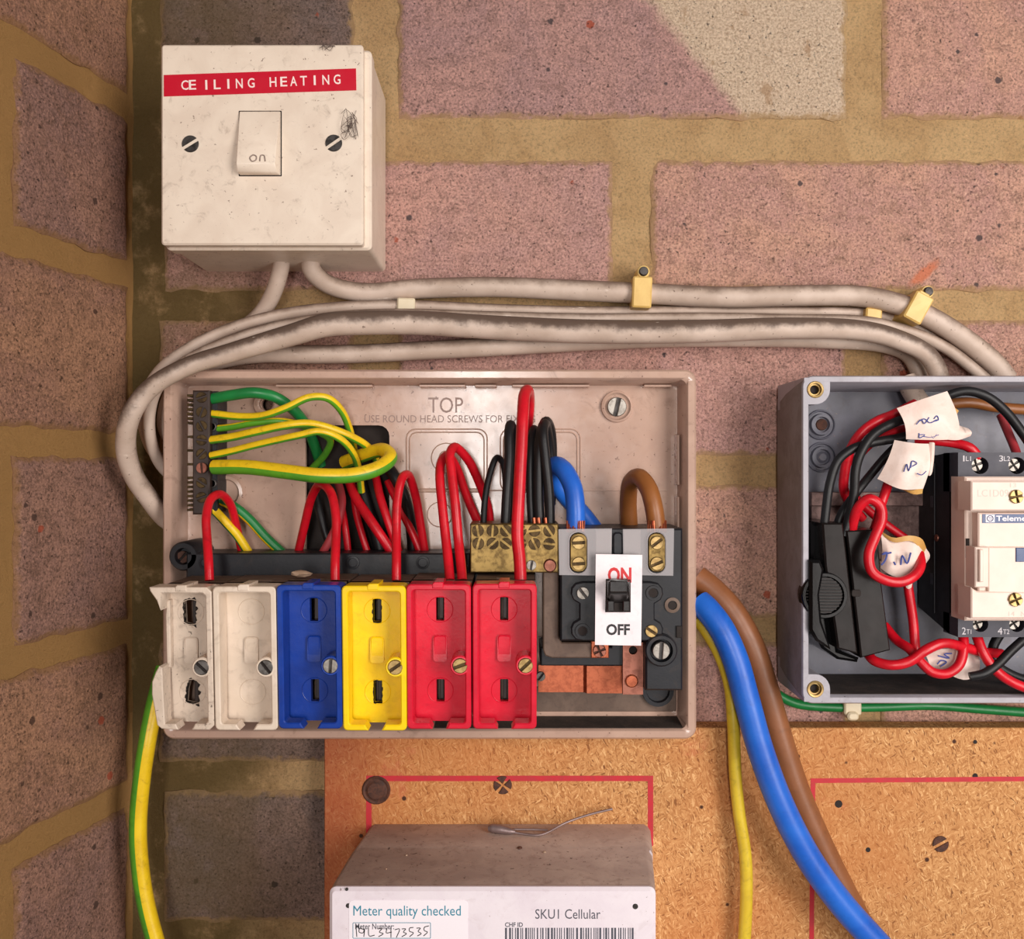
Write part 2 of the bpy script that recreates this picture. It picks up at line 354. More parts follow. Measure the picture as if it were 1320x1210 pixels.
def lathe(bm, cx, cz, prof, n=24):
    """prof: list of (radius, h)"""
    rings = []
    for r, h in prof:
        rings.append([bm.verts.new(V(cx+r*math.cos(2*PI*i/n), cz+r*math.sin(2*PI*i/n), h)) for i in range(n)] if r > 1e-6 else [bm.verts.new(V(cx, cz, h))])
    for a, c in zip(rings, rings[1:]):
        for i in range(n):
            j = (i+1) % n
            if len(a) == 1: bm.faces.new((a[0], c[j], c[i]))
            elif len(c) == 1: bm.faces.new((a[i], a[j], c[0]))
            else: bm.faces.new((a[i], a[j], c[j], c[i]))
    return bm
def spline(pts, per=7):
    out = []; P = [Vector(p) for p in pts]; n = len(P)
    if n == 2: return [P[0].lerp(P[1], i/per) for i in range(per+1)]
    for i in range(n-1):
        p0 = P[i-1] if i else 2*P[0]-P[1]; p1, p2 = P[i], P[i+1]; p3 = P[i+2] if i+2 < n else 2*P[-1]-P[-2]
        t1 = max((p1-p0).length, 1e-6)**.5; t2 = max((p2-p1).length, 1e-6)**.5; t3 = max((p3-p2).length, 1e-6)**.5
        m1 = (p1-p0)/t1-(p2-p0)/(t1+t2)+(p2-p1)/t2; m2 = (p2-p1)/t2-(p3-p1)/(t2+t3)+(p3-p2)/t3
        m1 *= t2; m2 *= t2
        for k in range(per):
            u = k/per; out.append((2*u**3-3*u*u+1)*p1+(u**3-2*u*u+u)*m1+(-2*u**3+3*u*u)*p2+(u**3-u*u)*m2)
    out.append(P[-1]); return out
def tube(bm, pts, r, n=12, per=7, stripe=None, flat=1.0, closed_ends=True):
    """pts (x,z,h) mm; r a number or a list along pts; stripe=(start, width, twist) in turns gives material 1"""
    C = spline(pts, per); m = len(C)
    rad = [r]*m if isinstance(r, (int, float)) else [r[min(int(i/per), len(r)-1)]*(1-(i/per) % 1)+r[min(int(i/per)+1, len(r)-1)]*((i/per) % 1) for i in range(m)]
    C = [V(*c)*1000 for c in C]; rings = []; up = None
    for i in range(m):
        t = (C[min(i+1, m-1)]-C[max(i-1, 0)]).normalized()
        if up is None:
            a = Vector((0, -1, 0)) if abs(t.y) < .9 else Vector((1, 0, 0)); up = (a-t*a.dot(t)).normalized()
        else: up = (up-t*up.dot(t)).normalized()
        sd = t.cross(up)
        rings.append([bm.verts.new((C[i]+(up*math.cos(2*PI*k/n)*flat+sd*math.sin(2*PI*k/n))*rad[i])*.001) for k in range(n)])
    for i in range(m-1):
        for k in range(n):
            f = bm.faces.new((rings[i][k], rings[i][(k+1) % n], rings[i+1][(k+1) % n], rings[i+1][k]))
            if stripe and ((k+.5)/n-stripe[0]-stripe[2]*i/m) % 1 < stripe[1]: f.material_index = 1
    if closed_ends: bm.faces.new(rings[0][::-1]); bm.faces.new(rings[-1])
    return bm
def wire(name, pts, rpx, mat, label, cat, group=None, n=12, per=7, stripe=None, ph=None):
    """pts in (photo x, photo y, h); rpx radius in photo px at the mean h"""
    hm = sum(p[2] for p in pts)/len(pts)
    r = [S(q, hm) for q in rpx] if isinstance(rpx, (list, tuple)) else S(rpx, hm)
    return obj(name, tube(bm_(), P3(pts), r, n, per, stripe), mat, None, 60, label, cat, group)
def screw_bm(cx, cz, r, h, ang, cross=False, thick=1.6):
    bm = bm_(); s = r*.1; dp = r*.32
    lathe(bm, cx, cz, [(0, h-thick), (r, h-thick), (r, h-dp), (0, h-dp)], 22)
    for f in bm.faces: f.material_index = 1
    ca, sa = math.cos(ang), math.sin(ang)
    def seg(test, corner):
        arc = [(r*.985*math.cos(2*PI*i/64), r*.985*math.sin(2*PI*i/64)) for i in range(64)]
        idx = [i for i in range(64) if test(*arc[i])]
        st = next(i for i in idx if (i-1) % 64 not in idx); seq = []
        while st % 64 in idx and len(seq) < 64: seq.append(arc[st % 64]); st += 1
        if corner: seq.append(corner)
        pts = [(cx+x*ca-z*sa, cz+x*sa+z*ca) for x, z in seq]
        prism(bm, pts, h-dp, h, r*.06)
    if cross:
        for a, b in ((1, 1), (-1, 1), (-1, -1), (1, -1)): seg(lambda x, z: x*a > s and z*b > s, (a*s, b*s))
    else:
        seg(lambda x, z: z > s, None); seg(lambda x, z: z < -s, None)
    return bm
SLOT = {'brass_dark': 'screw_brass', 'brass': 'screw_brass', 'screw_brass': 'brass_dark', 'screw_bright': 'screw_dark', 'screw': 'hole', 'screw_dark': 'screw', 'copper_dull': 'rust', 'rust': 'hole'}
def screw(px, py, rpx, h, ang, mat, parent, cross=False, name='screw', label=None, thick=1.6):
    return obj(name, screw_bm(X(px, h), Z(py, h), S(rpx, h), h, ang, cross, thick), [mat, SLOT.get(mat, 'hole')], parent, 35, label)
def text_bm(items, h, ext=.06, bm=None):
    """items: (string, x0,y0,x1,y1 photo box [, rot deg]) lying on the plane h"""
    bm = bm or bm_()
    for it in items:
        s, x0, y0, x1, y1 = it[:5]; rot = math.radians(it[5]) if len(it) > 5 else 0; bold = it[6] if len(it) > 6 else 0
        cu = bpy.data.curves.new('txt', 'FONT'); cu.body = s; cu.resolution_u = 3; cu.offset = bold; cu.extrude = .0
        o = bpy.data.objects.new('txt', cu); COL.objects.link(o); bpy.context.view_layer.update()
        me = bpy.data.meshes.new_from_object(o.evaluated_get(bpy.context.evaluated_depsgraph_get()))
        bpy.data.objects.remove(o); bpy.data.curves.remove(cu)
        vx = [v.co.x for v in me.vertices]; vy = [v.co.y for v in me.vertices]
        ax, bx_, ay, by = min(vx), max(vx), min(vy), max(vy)
        xa, xb, za, zb = X(x0, h), X(x1, h), Z(y1, h), Z(y0, h); cx, cz = (xa+xb)/2, (za+zb)/2
        tb = bmesh.new(); tb.from_mesh(me); bpy.data.meshes.remove(me)
        mp = {}
        for v in tb.verts:
            x = (xa+(v.co.x-ax)/max(bx_-ax, 1e-6)*(xb-xa) if bx_-ax > 1e-6 else cx)-cx; z = za+(v.co.y-ay)/max(by-ay, 1e-6)*(zb-za)-cz
            mp[v] = bm.verts.new(V(cx+x*math.cos(rot)-z*math.sin(rot), cz+x*math.sin(rot)+z*math.cos(rot), h+ext))
        for f in tb.faces:
            try: bm.faces.new([mp[v] for v in f.verts])
            except ValueError: pass
        for e in tb.edges:
            if len(e.link_faces) == 1:
                a, b = e.verts; c = [bm.verts.new(mp[q].co+Vector((0, ext*1.5*.001, 0))) for q in (b, a)]
                bm.faces.new((mp[a], mp[b], c[0], c[1]))
        tb.free()
    return bm
def lettering(items, h, mat, parent, ext=.06, name='lettering', label=None):
    return obj(name, text_bm(items, h, ext), mat, parent, 0, label, norm=True)
def strokes(lines, h, r, mat, parent, name='handwriting', label=None, hf=None):
    bm = bm_()
    for ln in lines:
        tube(bm, [(X(a, h), Z(b, h), h+(hf(a, b) if hf else 0)) for a, b in ln], r, 5, 4)
    return obj(name, bm, mat, parent, 60, label)

# ---------------------------------------------------------------- the brick corner
def wallpos_back(u, z, h): return V(u, z, h)
SP = math.radians(15); CX = -176.0
def wallpos_left(u, z, h):
    return Vector((CX-math.sin(SP)*u+math.cos(SP)*h, -math.cos(SP)*u-math.sin(SP)*h, z))*.001
def brick(u0, u1, z0, z1, mat, parent, pos, seed, step=3.0, proud=0.0):
    bm = bm_(); lay = bm.verts.layers.float.new('edge'); nu = max(6, int((u1-u0)/step)); nz = max(6, int((z1-z0)/step)); G = []
    sd = Vector((seed*13.7, seed*5.1, 0))
    for i in range(nu+1):
        row = []
        for j in range(nz+1):
            a, b = i/nu, j/nz
            u = u0+(u1-u0)*a; z = z0+(z1-z0)*b
            nz1 = noise.noise(Vector((u*.05, z*.05, 1))+sd); nz2 = noise.noise(Vector((u*.2, z*.2, 7))+sd)
            e = min(u-u0, u1-u, z-z0, z1-z)
            k = max(0, 1-e/3.5)
            u += k*(1.6*noise.noise(Vector((z*.11, 3, seed*1.0)))+.8*nz2); z += k*(1.6*noise.noise(Vector((u*.09, 9, seed*1.0)))+.8*nz2)
            h = proud+.5*nz1+.3*nz2-1.5*k*k
            vv = bm.verts.new(pos(u, z, h)); vv[lay] = max(0, 1-e/7.0); row.append(vv)
        G.append(row)
    for i in range(nu):
        for j in range(nz): bm.faces.new((G[i][j], G[i+1][j], G[i+1][j+1], G[i][j+1]))
    rim = [G[i][0] for i in range(nu)]+[G[nu][j] for j in range(nz)]+[G[i][nz] for i in range(nu, 0, -1)]+[G[0][j] for j in range(nz, 0, -1)]
    nrm = pos(0, 0, 1)-pos(0, 0, 0)
    bk = [bm.verts.new(v.co-nrm*7) for v in rim]; n = len(rim)
    for i in range(n): bm.faces.new((rim[i], bk[i], bk[(i+1) % n], rim[(i+1) % n]))
    return obj('brick', bm, mat, parent, 50, norm=True)
def mortar_sheet(name, u0, u1, z0, z1, pos, mat, label):
    bm = bm_(); nu, nz = int((u1-u0)/6), int((z1-z0)/6); G = []
    for i in range(nu+1):
        G.append([])
        for j in range(nz+1):
            u, z = u0+(u1-u0)*i/nu, z0+(z1-z0)*j/nz
            h = -1.7+.8*noise.noise(Vector((u*.04, z*.04, 2)))+.3*noise.noise(Vector((u*.16, z*.16, 5)))
            G[-1].append(bm.verts.new(pos(u, z, h)))
    for i in range(nu):
        for j in range(nz): bm.faces.new((G[i][j], G[i+1][j], G[i+1][j+1], G[i][j+1]))
    r = bmesh.ops.extrude_face_region(bm, geom=bm.faces[:]); nrm = pos(0, 0, -60)-pos(0, 0, 0)
    for v in [g for g in r['geom'] if isinstance(g, bmesh.types.BMVert)]: v.co += nrm
    return obj(name, bm, mat, None, 60, label, kind='structure')
wb = mortar_sheet('wall_back', -182, 400, -330, 330, wallpos_back, 'mortar', 'pink brick back wall with sandy mortar joints')
wl = mortar_sheet('wall_left', -6, 300, -330, 330, wallpos_left, 'mortar_left', 'brown-pink brick side wall meeting the back wall in a corner')
zb = lambda y: Z(y, 0)
xb = lambda x: X(x, 0)
courses = [(-400, -262), (-222, -52), (-18, 152), (206, 374), (412, 587), (625, 795), (828, 982), (1020, 1188), (1222, 1390), (1425, 1590)]
odd = [(205, 455), (513, 1092), (1138, 1710)]; even = [(210, 790), (840, 1420), (1465, 1740)]
for i, (ya, yb) in enumerate(courses):
    if i in (0, 9): continue
    for j, (xa, xe) in enumerate(odd if i % 2 == 0 else even):
        m = 'brick_pink' if (i+j) % 2 else 'brick_warm'
        if i == 2 and j == 1: m = 'brick_cream'
        if (i in (2, 6, 7, 8) and j == 0): m = 'brick_grey'
        brick(xb(xa), xb(xe), zb(yb), zb(ya), m, wb, wallpos_back, i*7+j)
zl = [332, 248, 168, 90, 11, -75, -150, -228, -306]
for i in range(len(zl)-1):
    half = [(3, 70), (84, 290)]; full = [(3, 200), (214, 295)]
    for j, (ua, ub) in enumerate(half if i % 2 == 0 else full):
        brick(ua, ub, zl[i+1]+5.8, zl[i]-5.8, 'brick_left' if i % 2 == 0 else 'brick_left2', wl, wallpos_left, 100+i*5+j)

# ---------------------------------------------------------------- chipboard backing sheet
hB = 12
cb = empty('chipboard_backing', 'orange-brown chipboard sheet with red marker outlines on the wall', 'board', (0, -220, 0))
bm = bm_(); x0, z1 = X(418, hB), Z(938, hB)
prism(bm, [(x0, -330), (380, -330), (380, z1), (x0, z1)], 1.5, hB, .4)
obj('sheet', bm, 'chip', cb)
def ink(pts):
    bm = bm_()
    for (xa, ya), (xe, ye), wd in pts:
        n = 26; L, R = [], []
        a, e = Vector((X(xa, hB), Z(ya, hB))), Vector((X(xe, hB), Z(ye, hB))); d = (e-a).normalized(); nn = Vector((-d.y, d.x))
        for i in range(n+1):
            p = a.lerp(e, i/n); k = S(wd, hB)/2
            q = p+nn*(k+.12*noise.noise(Vector((i*.9, xa, 1)))); r = p-nn*(k+.12*noise.noise(Vector((i*.9, xa, 4))))
            L.append((q.x, q.y)); R.append((r.x, r.y))
        prism(bm, L+R[::-1], hB-.2, hB+.12)
    return bm
for seg in ([(472, 1003), (842, 1003), 7], [(838.5, 1006.8), (838.5, 1090), 7], [(475.5, 1006.8), (475.5, 1100), 7], [(1045, 1006), (1500, 1002), 6], [(1048, 1009.2), (1045, 1330), 6]):
    obj('marker_line', ink([seg]), 'red_ink', cb, 0)
bm = bm_(); lathe(bm, X(485, hB), Z(1018, hB), [(0, 11), (6.4, 11), (6.5, 12.2), (5.9, 12.9), (5.0, 12.5), (4.6, 12.6), (3.6, 13.6), (0, 14.0)], 22); obj('rusty_bolt_head', bm, 'rust', cb)
for a, b, r, an in ((648, 1012, 12, .9), (1213, 1088, 10.5, .5)):
    screw(a, b, r, hB+.6, an, 'rust', cb, name='rusty_screw', cross=(a == 648))
for a, b, r in ((1081, 1036, 5.5), (1119, 1095, 3.5), (1257, 1000, 4), (1257, 956, 3)):
    bm = bm_(); lathe(bm, X(a, hB), Z(b, hB), [(0, 11.5), (S(r, hB), 11.5), (S(r*.9, hB), 12.1), (0, 12.05)], 12); obj('nail_hole', bm, 'hole', cb)

# ---------------------------------------------------------------- ceiling heating switch
hS = 50
sw = empty('wall_switch', 'cream square wall switch with a red embossed tape, in the corner', 'switch', (X(340, hS), Z(190, hS), 0))
fp = [(207, 58), (466, 56), (478, 313), (212, 317)]
LX, RX, BZ, TZ = X(207.5, hS), X(468, hS), Z(315.5, hS), Z(57, hS); RX2, BZ2 = X(479, 45.5), Z(322, 45.5)
bm = bm_(); prism(bm, rr(LX+1, BZ2+.8, RX2-.5, TZ-1, 2), 0, 38, .3); obj('back_box', bm, 'switch', sw)
bm = bm_(); prism(bm, rr(LX+.2, BZ2, RX2, TZ-.2, 2), 38.3, 45.5, .9); prism(bm, rr(LX, BZ, RX, TZ, 1.4), 44.5, hS, .7); pl = obj('front_plate', bm, 'switch', sw)
for a, b, an in ((245, 185, .55), (430, 184, .6)): screw(a, b, 11, hS+.5, an, 'screw_dark', sw)
# rocker: slopes out towards its lower edge
bm = bm_()
x0, x1, z0, z1 = X(309, hS), X(362, hS), Z(226, hS), Z(144, hS)
prof = [(z1, hS-.5), (z1, hS+.6), (z0+3.2, hS+5.2), (z0+.2, hS+3.4), (z0, hS-.5)]
A = [bm.verts.new(V(x0+.2*(h-hS)*0, z, h)) for z, h in prof]; B = [bm.verts.new(V(x1-.25*max(0, h-hS), z, h)) for z, h in prof]
for i in range(5): bm.faces.new((A[i], A[(i+1) % 5], B[(i+1) % 5], B[i]))
bm.faces.new(A); bm.faces.new(B[::-1])
bmesh.ops.bevel(bm, geom=bm.edges[:], offset=.0003, segments=1, affect='EDGES')
rk = obj('rocker', bm, 'switch', sw)
bm = bm_(); plate(bm, rr(x0-.4, z0-.4, x1+.4, z1+.4, .3), [rr(x0+.05, z0+.05, x1-.05, z1-.05, .2)], hS-.3, hS+.06); obj('rocker_gap', bm, 'hole', sw)
strokes([[(326, 199), (322, 203), (325, 208), (330, 206), (330, 201), (326, 199)], [(335, 208), (336, 200), (340, 200), (342, 208)]], hS+5.0, .28, 'ink_grey', rk, label='pencilled word on', hf=lambda a, b: -.22+(b-203)*.063)
# embossed tape
tp = []
for a, b in ((211.5, 124.5), (459.5, 116.5), (459, 88.5), (211.5, 97)): tp.append((X(a, hS), Z(b, hS)))
bm = bm_(); prism(bm, tp, hS-.2, hS+.28); tape = obj('label_tape', bm, 'tape_red', sw, label='red tape reading ceiling heating')
let = [('C', 238.3), ('E', 248.2), ('I', 266), ('L', 280), ('I', 294.4), ('N', 308.5), ('G', 323.8), ('H', 352), ('E', 365.8), ('A', 378.5), ('T', 391.4), ('I', 405.7), ('N', 420), ('G', 434.5)]
items = []
for c, x in let:
    y = 110.5-(x-240)/195*8.2; wd = 1.3 if c == 'I' else 4.4
    if c in 'CE' and x < 250: y -= .8; wd = 4.6
    items.append((c, x-wd, y-6.2, x+wd, y+6.2, 1.9, .01))
lettering(items, hS+.25, 'emboss', tape, .1)
# cobweb strands
cw = empty('cobweb', 'tangled grey cobweb strands beside the right switch screw', 'cobweb', (X(450, 51), Z(160, 51), 50))
random.seed(3)
for k in range(7):
    pts = [(448+random.uniform(-9, 14), 160+random.uniform(-22, 20), 50.6+random.uniform(0, 2)) for _ in range(6)]
    obj('strand', tube(bm_(), P3(pts), .09, 5, 6), 'web', cw, 60)
for k in range(3):
    pts = [(421+random.uniform(-10, 12), 60+random.uniform(-3, 6), 50.4+random.uniform(0, 1.5)) for _ in range(5)]
    obj('strand', tube(bm_(), P3(pts), .12, 5, 6), 'web', cw, 60)

# ---------------------------------------------------------------- grey sheathed cables and clips
wire('sheathed_cable', [(400, 330, 18), (402, 347, 16), (422, 366, 10), (468, 377, 5.5), (540, 372, 5), (640, 370, 6), (740, 374, 6), (829, 378, 6), (940, 383, 8.5), (1020, 381, 8.5), (1111, 382, 8), (1161, 393, 11), (1202, 411, 11), (1247, 440, 11), (1281, 468, 10), (1298, 489, 10)],
     [12, 12, 12, 12.5, 13, 13, 13.5, 13.5, 13.5, 13.5, 13.5, 13.5, 13.5, 13.5, 13.5, 13.5], 'cable', 'pale grey cable from the switch running along the top, held by two yellowed clips', 'cable', 'grey sheathed cables', 16)
wire('sheathed_cable', [(364, 330, 18), (361, 350, 15), (352, 378, 11), (338, 402, 7), (312, 425, 4.5), (272, 448, 4.5), (226, 480, 4.5)], 10.5, 'cable', 'short grey cable dropping from the switch behind the cable bundle', 'cable', 'grey sheathed cables', 14)
wire('sheathed_cable', [(1272, 491, 4), (1255, 472, 4), (1222, 446, 3.6), (1185, 422, 3.4), (1145, 409, 3.4), (1111, 404, 3.4), (1020, 402, 3.2), (900, 401, 3.2), (760, 402, 4), (640, 399, 4), (522, 394, 7), (440, 396, 10.5), (370, 404, 13), (310, 419, 16), (250, 445, 18), (206, 478, 18), (187, 515, 16), (186, 550, 12), (200, 585, 6), (232, 610, 2.5)],
     7.5, 'cable', 'thin grey cable, upper strand of the bundle under a small square clip', 'cable', 'grey sheathed cables', 12)
wire('sheathed_cable', [(1271, 489, 12), (1251, 472, 11), (1222, 450, 10), (1180, 430, 10), (1120, 415, 10), (1020, 412, 10), (900, 410, 10), (760, 411, 10), (620, 408, 10), (520, 405, 13), (440, 408, 15.5), (360, 421, 19), (296, 440, 23), (240, 466, 25), (204, 498, 25), (193, 530, 23), (194, 565, 18), (208, 600, 9), (238, 628, 2.8)],
     7.5, 'cable', 'thin grey cable lying just above the thick dirty one', 'cable', 'grey sheathed cables', 12)
wire('sheathed_cable', [(1211, 489, 18), (1208, 477, 18), (1194, 456, 18), (1156, 437, 19), (1111, 426, 19), (1020, 423, 19), (900, 427, 19), (750, 427, 19), (620, 421, 19), (540, 416, 21.5), (470, 416, 24), (420, 419, 26.5), (378, 431, 28), (299, 454, 31), (240, 473, 34), (192, 502, 36), (168, 537, 36), (162, 575, 32), (172, 612, 25), (192, 642, 18), (212, 668, 9), (244, 692, 3)],
     [12, 12, 12, 12.5, 13, 14, 15, 15.5, 15.5, 15.5, 15.5, 15, 14, 12, 11.5, 11.5, 12, 12.5, 12.5, 12.5, 12, 9], 'cable_dirty', 'thick dirt-streaked grey cable looping down the left of the fuse box', 'cable', 'grey sheathed cables', 18)
wire('sheathed_cable', [(1187, 492, 6), (1183, 478, 6), (1170, 457, 6), (1140, 445, 6), (1060, 439, 6), (950, 437, 6), (850, 438, 6), (740, 442, 6), (640, 447, 7), (560, 451, 7), (460, 456, 8), (395, 457, 9), (331, 457, 10), (272, 470, 11), (232, 492, 11), (214, 524, 10), (214, 556, 6), (238, 588, 2.5)],
     [10, 10, 10, 10, 10, 10, 10, 11, 12, 12, 12, 12, 11, 9, 9, 9, 9, 6], 'cable', 'grey cable sagging lowest in the bundle above the fuse box', 'cable', 'grey sheathed cables', 14)
def clip(px, py, nx, ny, wd, ht, ang, label, h=14, small=False, mat='clip'):
    r = empty('cable_clip', label, 'cable clip', (X(px, h), Z(py, h), 0), 'cable clips')
    cx, cz = X(px, h), Z(py, h); ca, sa = math.cos(ang), math.sin(ang)
    R = lambda pts: [(cx+x*ca-z*sa, cz+x*sa+z*ca) for x, z in pts]
    a, b = S(wd, h)/2, S(ht, h)/2
    bm = bm_(); prism(bm, R(rr(-a, -b, a, b, .8)), 1 if not small else 3, h, .7)
    if not small: prism(bm, R([(-a*.62, b*.6), (a*.62, b*.6), (a*.55, b*1.25), (-a*.55, b*1.25)]), 1, h-2.5, .5)
    obj('clip_body', bm, mat, r)
    if not small:
        bm = bm_(); lathe(bm, X(nx, 12), Z(ny, 12), [(S(8.5, 12), 1), (S(8.5, 12), 11.5), (S(7.5, 12), 12), (S(6, 12), 12), (S(6, 12), 11)], 18); obj('nail_collar', bm, mat, r)
        bm = bm_(); lathe(bm, X(nx, 12), Z(ny, 12), [(S(6, 12), 0), (S(6, 12), 13), (S(5, 12), 13.5), (0, 13.6)], 16); obj('nail', bm, 'screw_dark', r)
    return r
clip(828, 376, 829.5, 350, 25, 40, -.04, 'yellowed cable clip with nail near the middle of the top cable')
clip(1185, 396, 1196, 376, 25, 38, -.5, 'tilted yellowed cable clip with nail at the right-hand bend', 18.5)
clip(523, 393, 0, 0, 23, 19, -.03, 'small square cream clip on the thin cable below the switch', 11.6, True, 'clip_white')
clip(1127, 406, 0, 0, 21, 19, -.08, 'small square yellowed clip on the thin cable above the grey enclosure', 9.8, True)

# ---------------------------------------------------------------- consumer unit tray
hR, hF = 24, 8
cu = empty('fuse_box_tray', 'open beige plastic fuse box tray holding the fuses and main switch', 'fuse box', (X(555, hR), Z(715, hR), 0))
outer = [(X(a, hR), Z(b, hR)) for a, b in ()]
TX0, TX1, TZ0, TZ1 = X(209, hR), X(898, hR), Z(953, hR), Z(476, hR)
wall_ = S(13, hR)
bm = bm_(); out_ = rr(TX0, TZ0, TX1, TZ1, 5, 6); inn = rr(TX0+wall_, TZ0+wall_, TX1-wall_, TZ1-wall_, 2.6, 6)
loops = [[bm.verts.new(V(x, z, h)) for x, z in pts] for pts, h in ((rr(TX0+1.5, TZ0+1.5, TX1-1.5, TZ1-1.5, 4.6, 6), 0), (out_, hR-1.2), (offset(out_, .9), hR), (offset(out_, wall_-.8), hR), (inn, hR-1), (offset(inn, 1.3), hF-.6))]
for a, c in zip(loops, loops[1:]):
    for i in range(len(a)): bm.faces.new((a[i], a[(i+1) % len(a)], c[(i+1) % len(a)], c[i]))
obj('tray_rim', bm, 'tray', cu, 40)
hole = prr(394, 548, 502, 735, hF, 14, 4); hole2 = prr(425, 560, 470, 600, hF, 5)
bm = bm_(); plate(bm, offset(inn, 1.0), [hole, circ(X(346, hF), Z(521, hF), S(9, hF), 16)], hF-2.5, hF); obj('tray_floor', bm, 'tray', cu, 30)
bm = bm_(); pbox(bm, 388, 542, 508, 742, .6, 1.6, .2); obj('opening_shade_sheet', bm, 'hole', cu)  # dark sheet added behind the opening to stand for the shade inside it
# moulded ridges
def ridge(x0, y0, x1, y1, r=12, name='moulded_ridge', rad=.35):
    pts = prr(x0, y0, x1, y1, hF, r, 4); pts = [(x, z, hF+.05) for x, z in pts]; pts.append(pts[0])
    obj(name, tube(bm_(), pts, rad, 6, 1), 'tray_line', cu, 60)
ridge(524, 553, 628, 634); ridge(528, 557, 624, 630, 10); ridge(645, 553, 748, 634); ridge(649, 557, 744, 630, 10)
for y in (632,): obj('moulded_ridge', tube(bm_(), [(X(505, hF), Z(y, hF), hF), (X(860, hF), Z(y, hF), hF)], .4, 6, 8), 'tray_line', cu, 60)
for a, b, r in ((575, 590, 19), (567, 663, 16), (575, 590, 9)):
    obj('knockout_ring', tube(bm_(), [(x, z, hF+.05) for x, z in circ(X(a, hF), Z(b, hF), S(r, hF), 24)+[(X(a+r, hF), Z(b, hF))]], .28, 6, 1), 'tray_line', cu, 60)
for x0, x1 in ((355, 480), (540, 600), (612, 640), (660, 760), (830, 866)):   # cable notches along the top wall
    bm = bm_(); pbox(bm, x0, 495.5, x1, 498.5, hF, hF+6, .3, 1.4); obj('knockout_slot', bm, 'tray_line', cu)
for x, y0, y1 in ((874, 560, 625), (874, 640, 700)):
    bm = bm_(); pbox(bm, x-1, y0, x+2, y1, hF, hF+8, .3, 1.2); obj('knockout_slot', bm, 'tray_line', cu)
lettering([('TOP', 552, 512, 597, 532)], hF, 'tray_text', cu, .12)
lettering([('USE ROUND HEAD SCREWS FOR FIXING', 470, 535, 690, 544.5)], hF, 'tray_text', cu, .1)
# fixing pillars
bm = bm_(); c = (X(795, hF), Z(524, hF)); lathe(bm, *c, [(S(21, hF), hF-.5), (S(20, hF), hF+1.6), (S(17.5, hF), hF+2), (S(16, hF), hF+1), (S(14, hF), hF+.6), (0, hF+.6)], 28); obj('fixing_boss', bm, 'tray', cu)
screw(795.5, 524, 12.5, hF+2.6, 1.35, 'screw_bright', cu, label='bright slotted fixing screw')
bm = bm_(); c = (X(345, hF), Z(521, hF)); lathe(bm, *c, [(S(20, hF), hF-.5), (S(16, hF), hF+2.5), (S(11, hF), hF+3), (S(9, hF), hF+2.5), (S(9, hF), hF-3)], 24); obj('fixing_boss', bm, 'tray', cu)
bm = bm_(); c = (X(292, hF), Z(635, hF)); lathe(bm, *c, [(S(26, hF), hF-.5), (S(22, hF), hF+2), (S(18, hF), hF+2.2), (S(16, hF), hF+1), (S(10, hF), hF+1), (0, hF+1.2)], 28); obj('fixing_boss', bm, 'tray', cu)
bm = bm_(); c = (X(848, hF+2), Z(890, hF+2)); lathe(bm, *c, [(S(21, hF), hF-.5), (S(20, hF), hF+3), (S(15, hF), hF+3), (S(14, hF), hF+1), (0, hF+1)], 24); obj('fixing_boss', bm, 'frame_black', cu)
# grime-blackened floor liner at the bottom of the tray
bm = bm_(); pbox(bm, 690, 885, 872, 917, hF-.5, hF+.8, .3, 3); obj('floor_liner', bm, 'base_brown', cu)

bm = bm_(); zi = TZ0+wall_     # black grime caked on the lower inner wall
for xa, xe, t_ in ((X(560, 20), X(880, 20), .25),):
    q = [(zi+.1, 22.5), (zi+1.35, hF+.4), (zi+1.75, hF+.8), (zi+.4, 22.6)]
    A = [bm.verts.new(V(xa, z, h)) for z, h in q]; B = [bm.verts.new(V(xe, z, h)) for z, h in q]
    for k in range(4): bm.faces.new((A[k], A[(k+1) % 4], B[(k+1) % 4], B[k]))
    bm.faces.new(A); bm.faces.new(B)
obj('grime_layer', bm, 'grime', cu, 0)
# black moulded frame the fuses and switch bolt to
bm = bm_(); plate(bm, XZ([(236, 893), (690, 893), (690, 712), (236, 712)], 26), [], hF+.2, 22); fr = obj('mounting_frame', bm, 'frame_black', cu, label='black moulded frame behind the fuses')
bm = bm_(); pbox(bm, 240, 713, 606, 745, 21, 30, .6); obj('top_bar', bm, 'frame_black', fr)
for a in (265, 455, 545):
    bm = bm_(); lathe(bm, X(a, 30), Z(725, 30), [(S(9, 30), 29.5), (S(8.5, 30), 30.5), (S(6, 30), 30.6), (S(5.5, 30), 30.1), (0, 30.1)], 20); obj('moulded_boss', bm, 'frame_black', fr)
bm = bm_(); c = (X(236, 30), Z(717, 30)); lathe(bm, *c, [(S(19, 30), hF), (S(19, 30), 29), (S(17, 30), 30), (S(11, 30), 30), (S(10, 30), 25), (0, 25)], 24); obj('fixing_lug', bm, 'frame_black', fr)
screw(235, 718, 8, 27, .8, 'rust', fr)
bm = bm_(); pbox(bm, 606, 738, 690, 892, 20, 30, .6); obj('frame_block', bm, 'frame_black', fr)

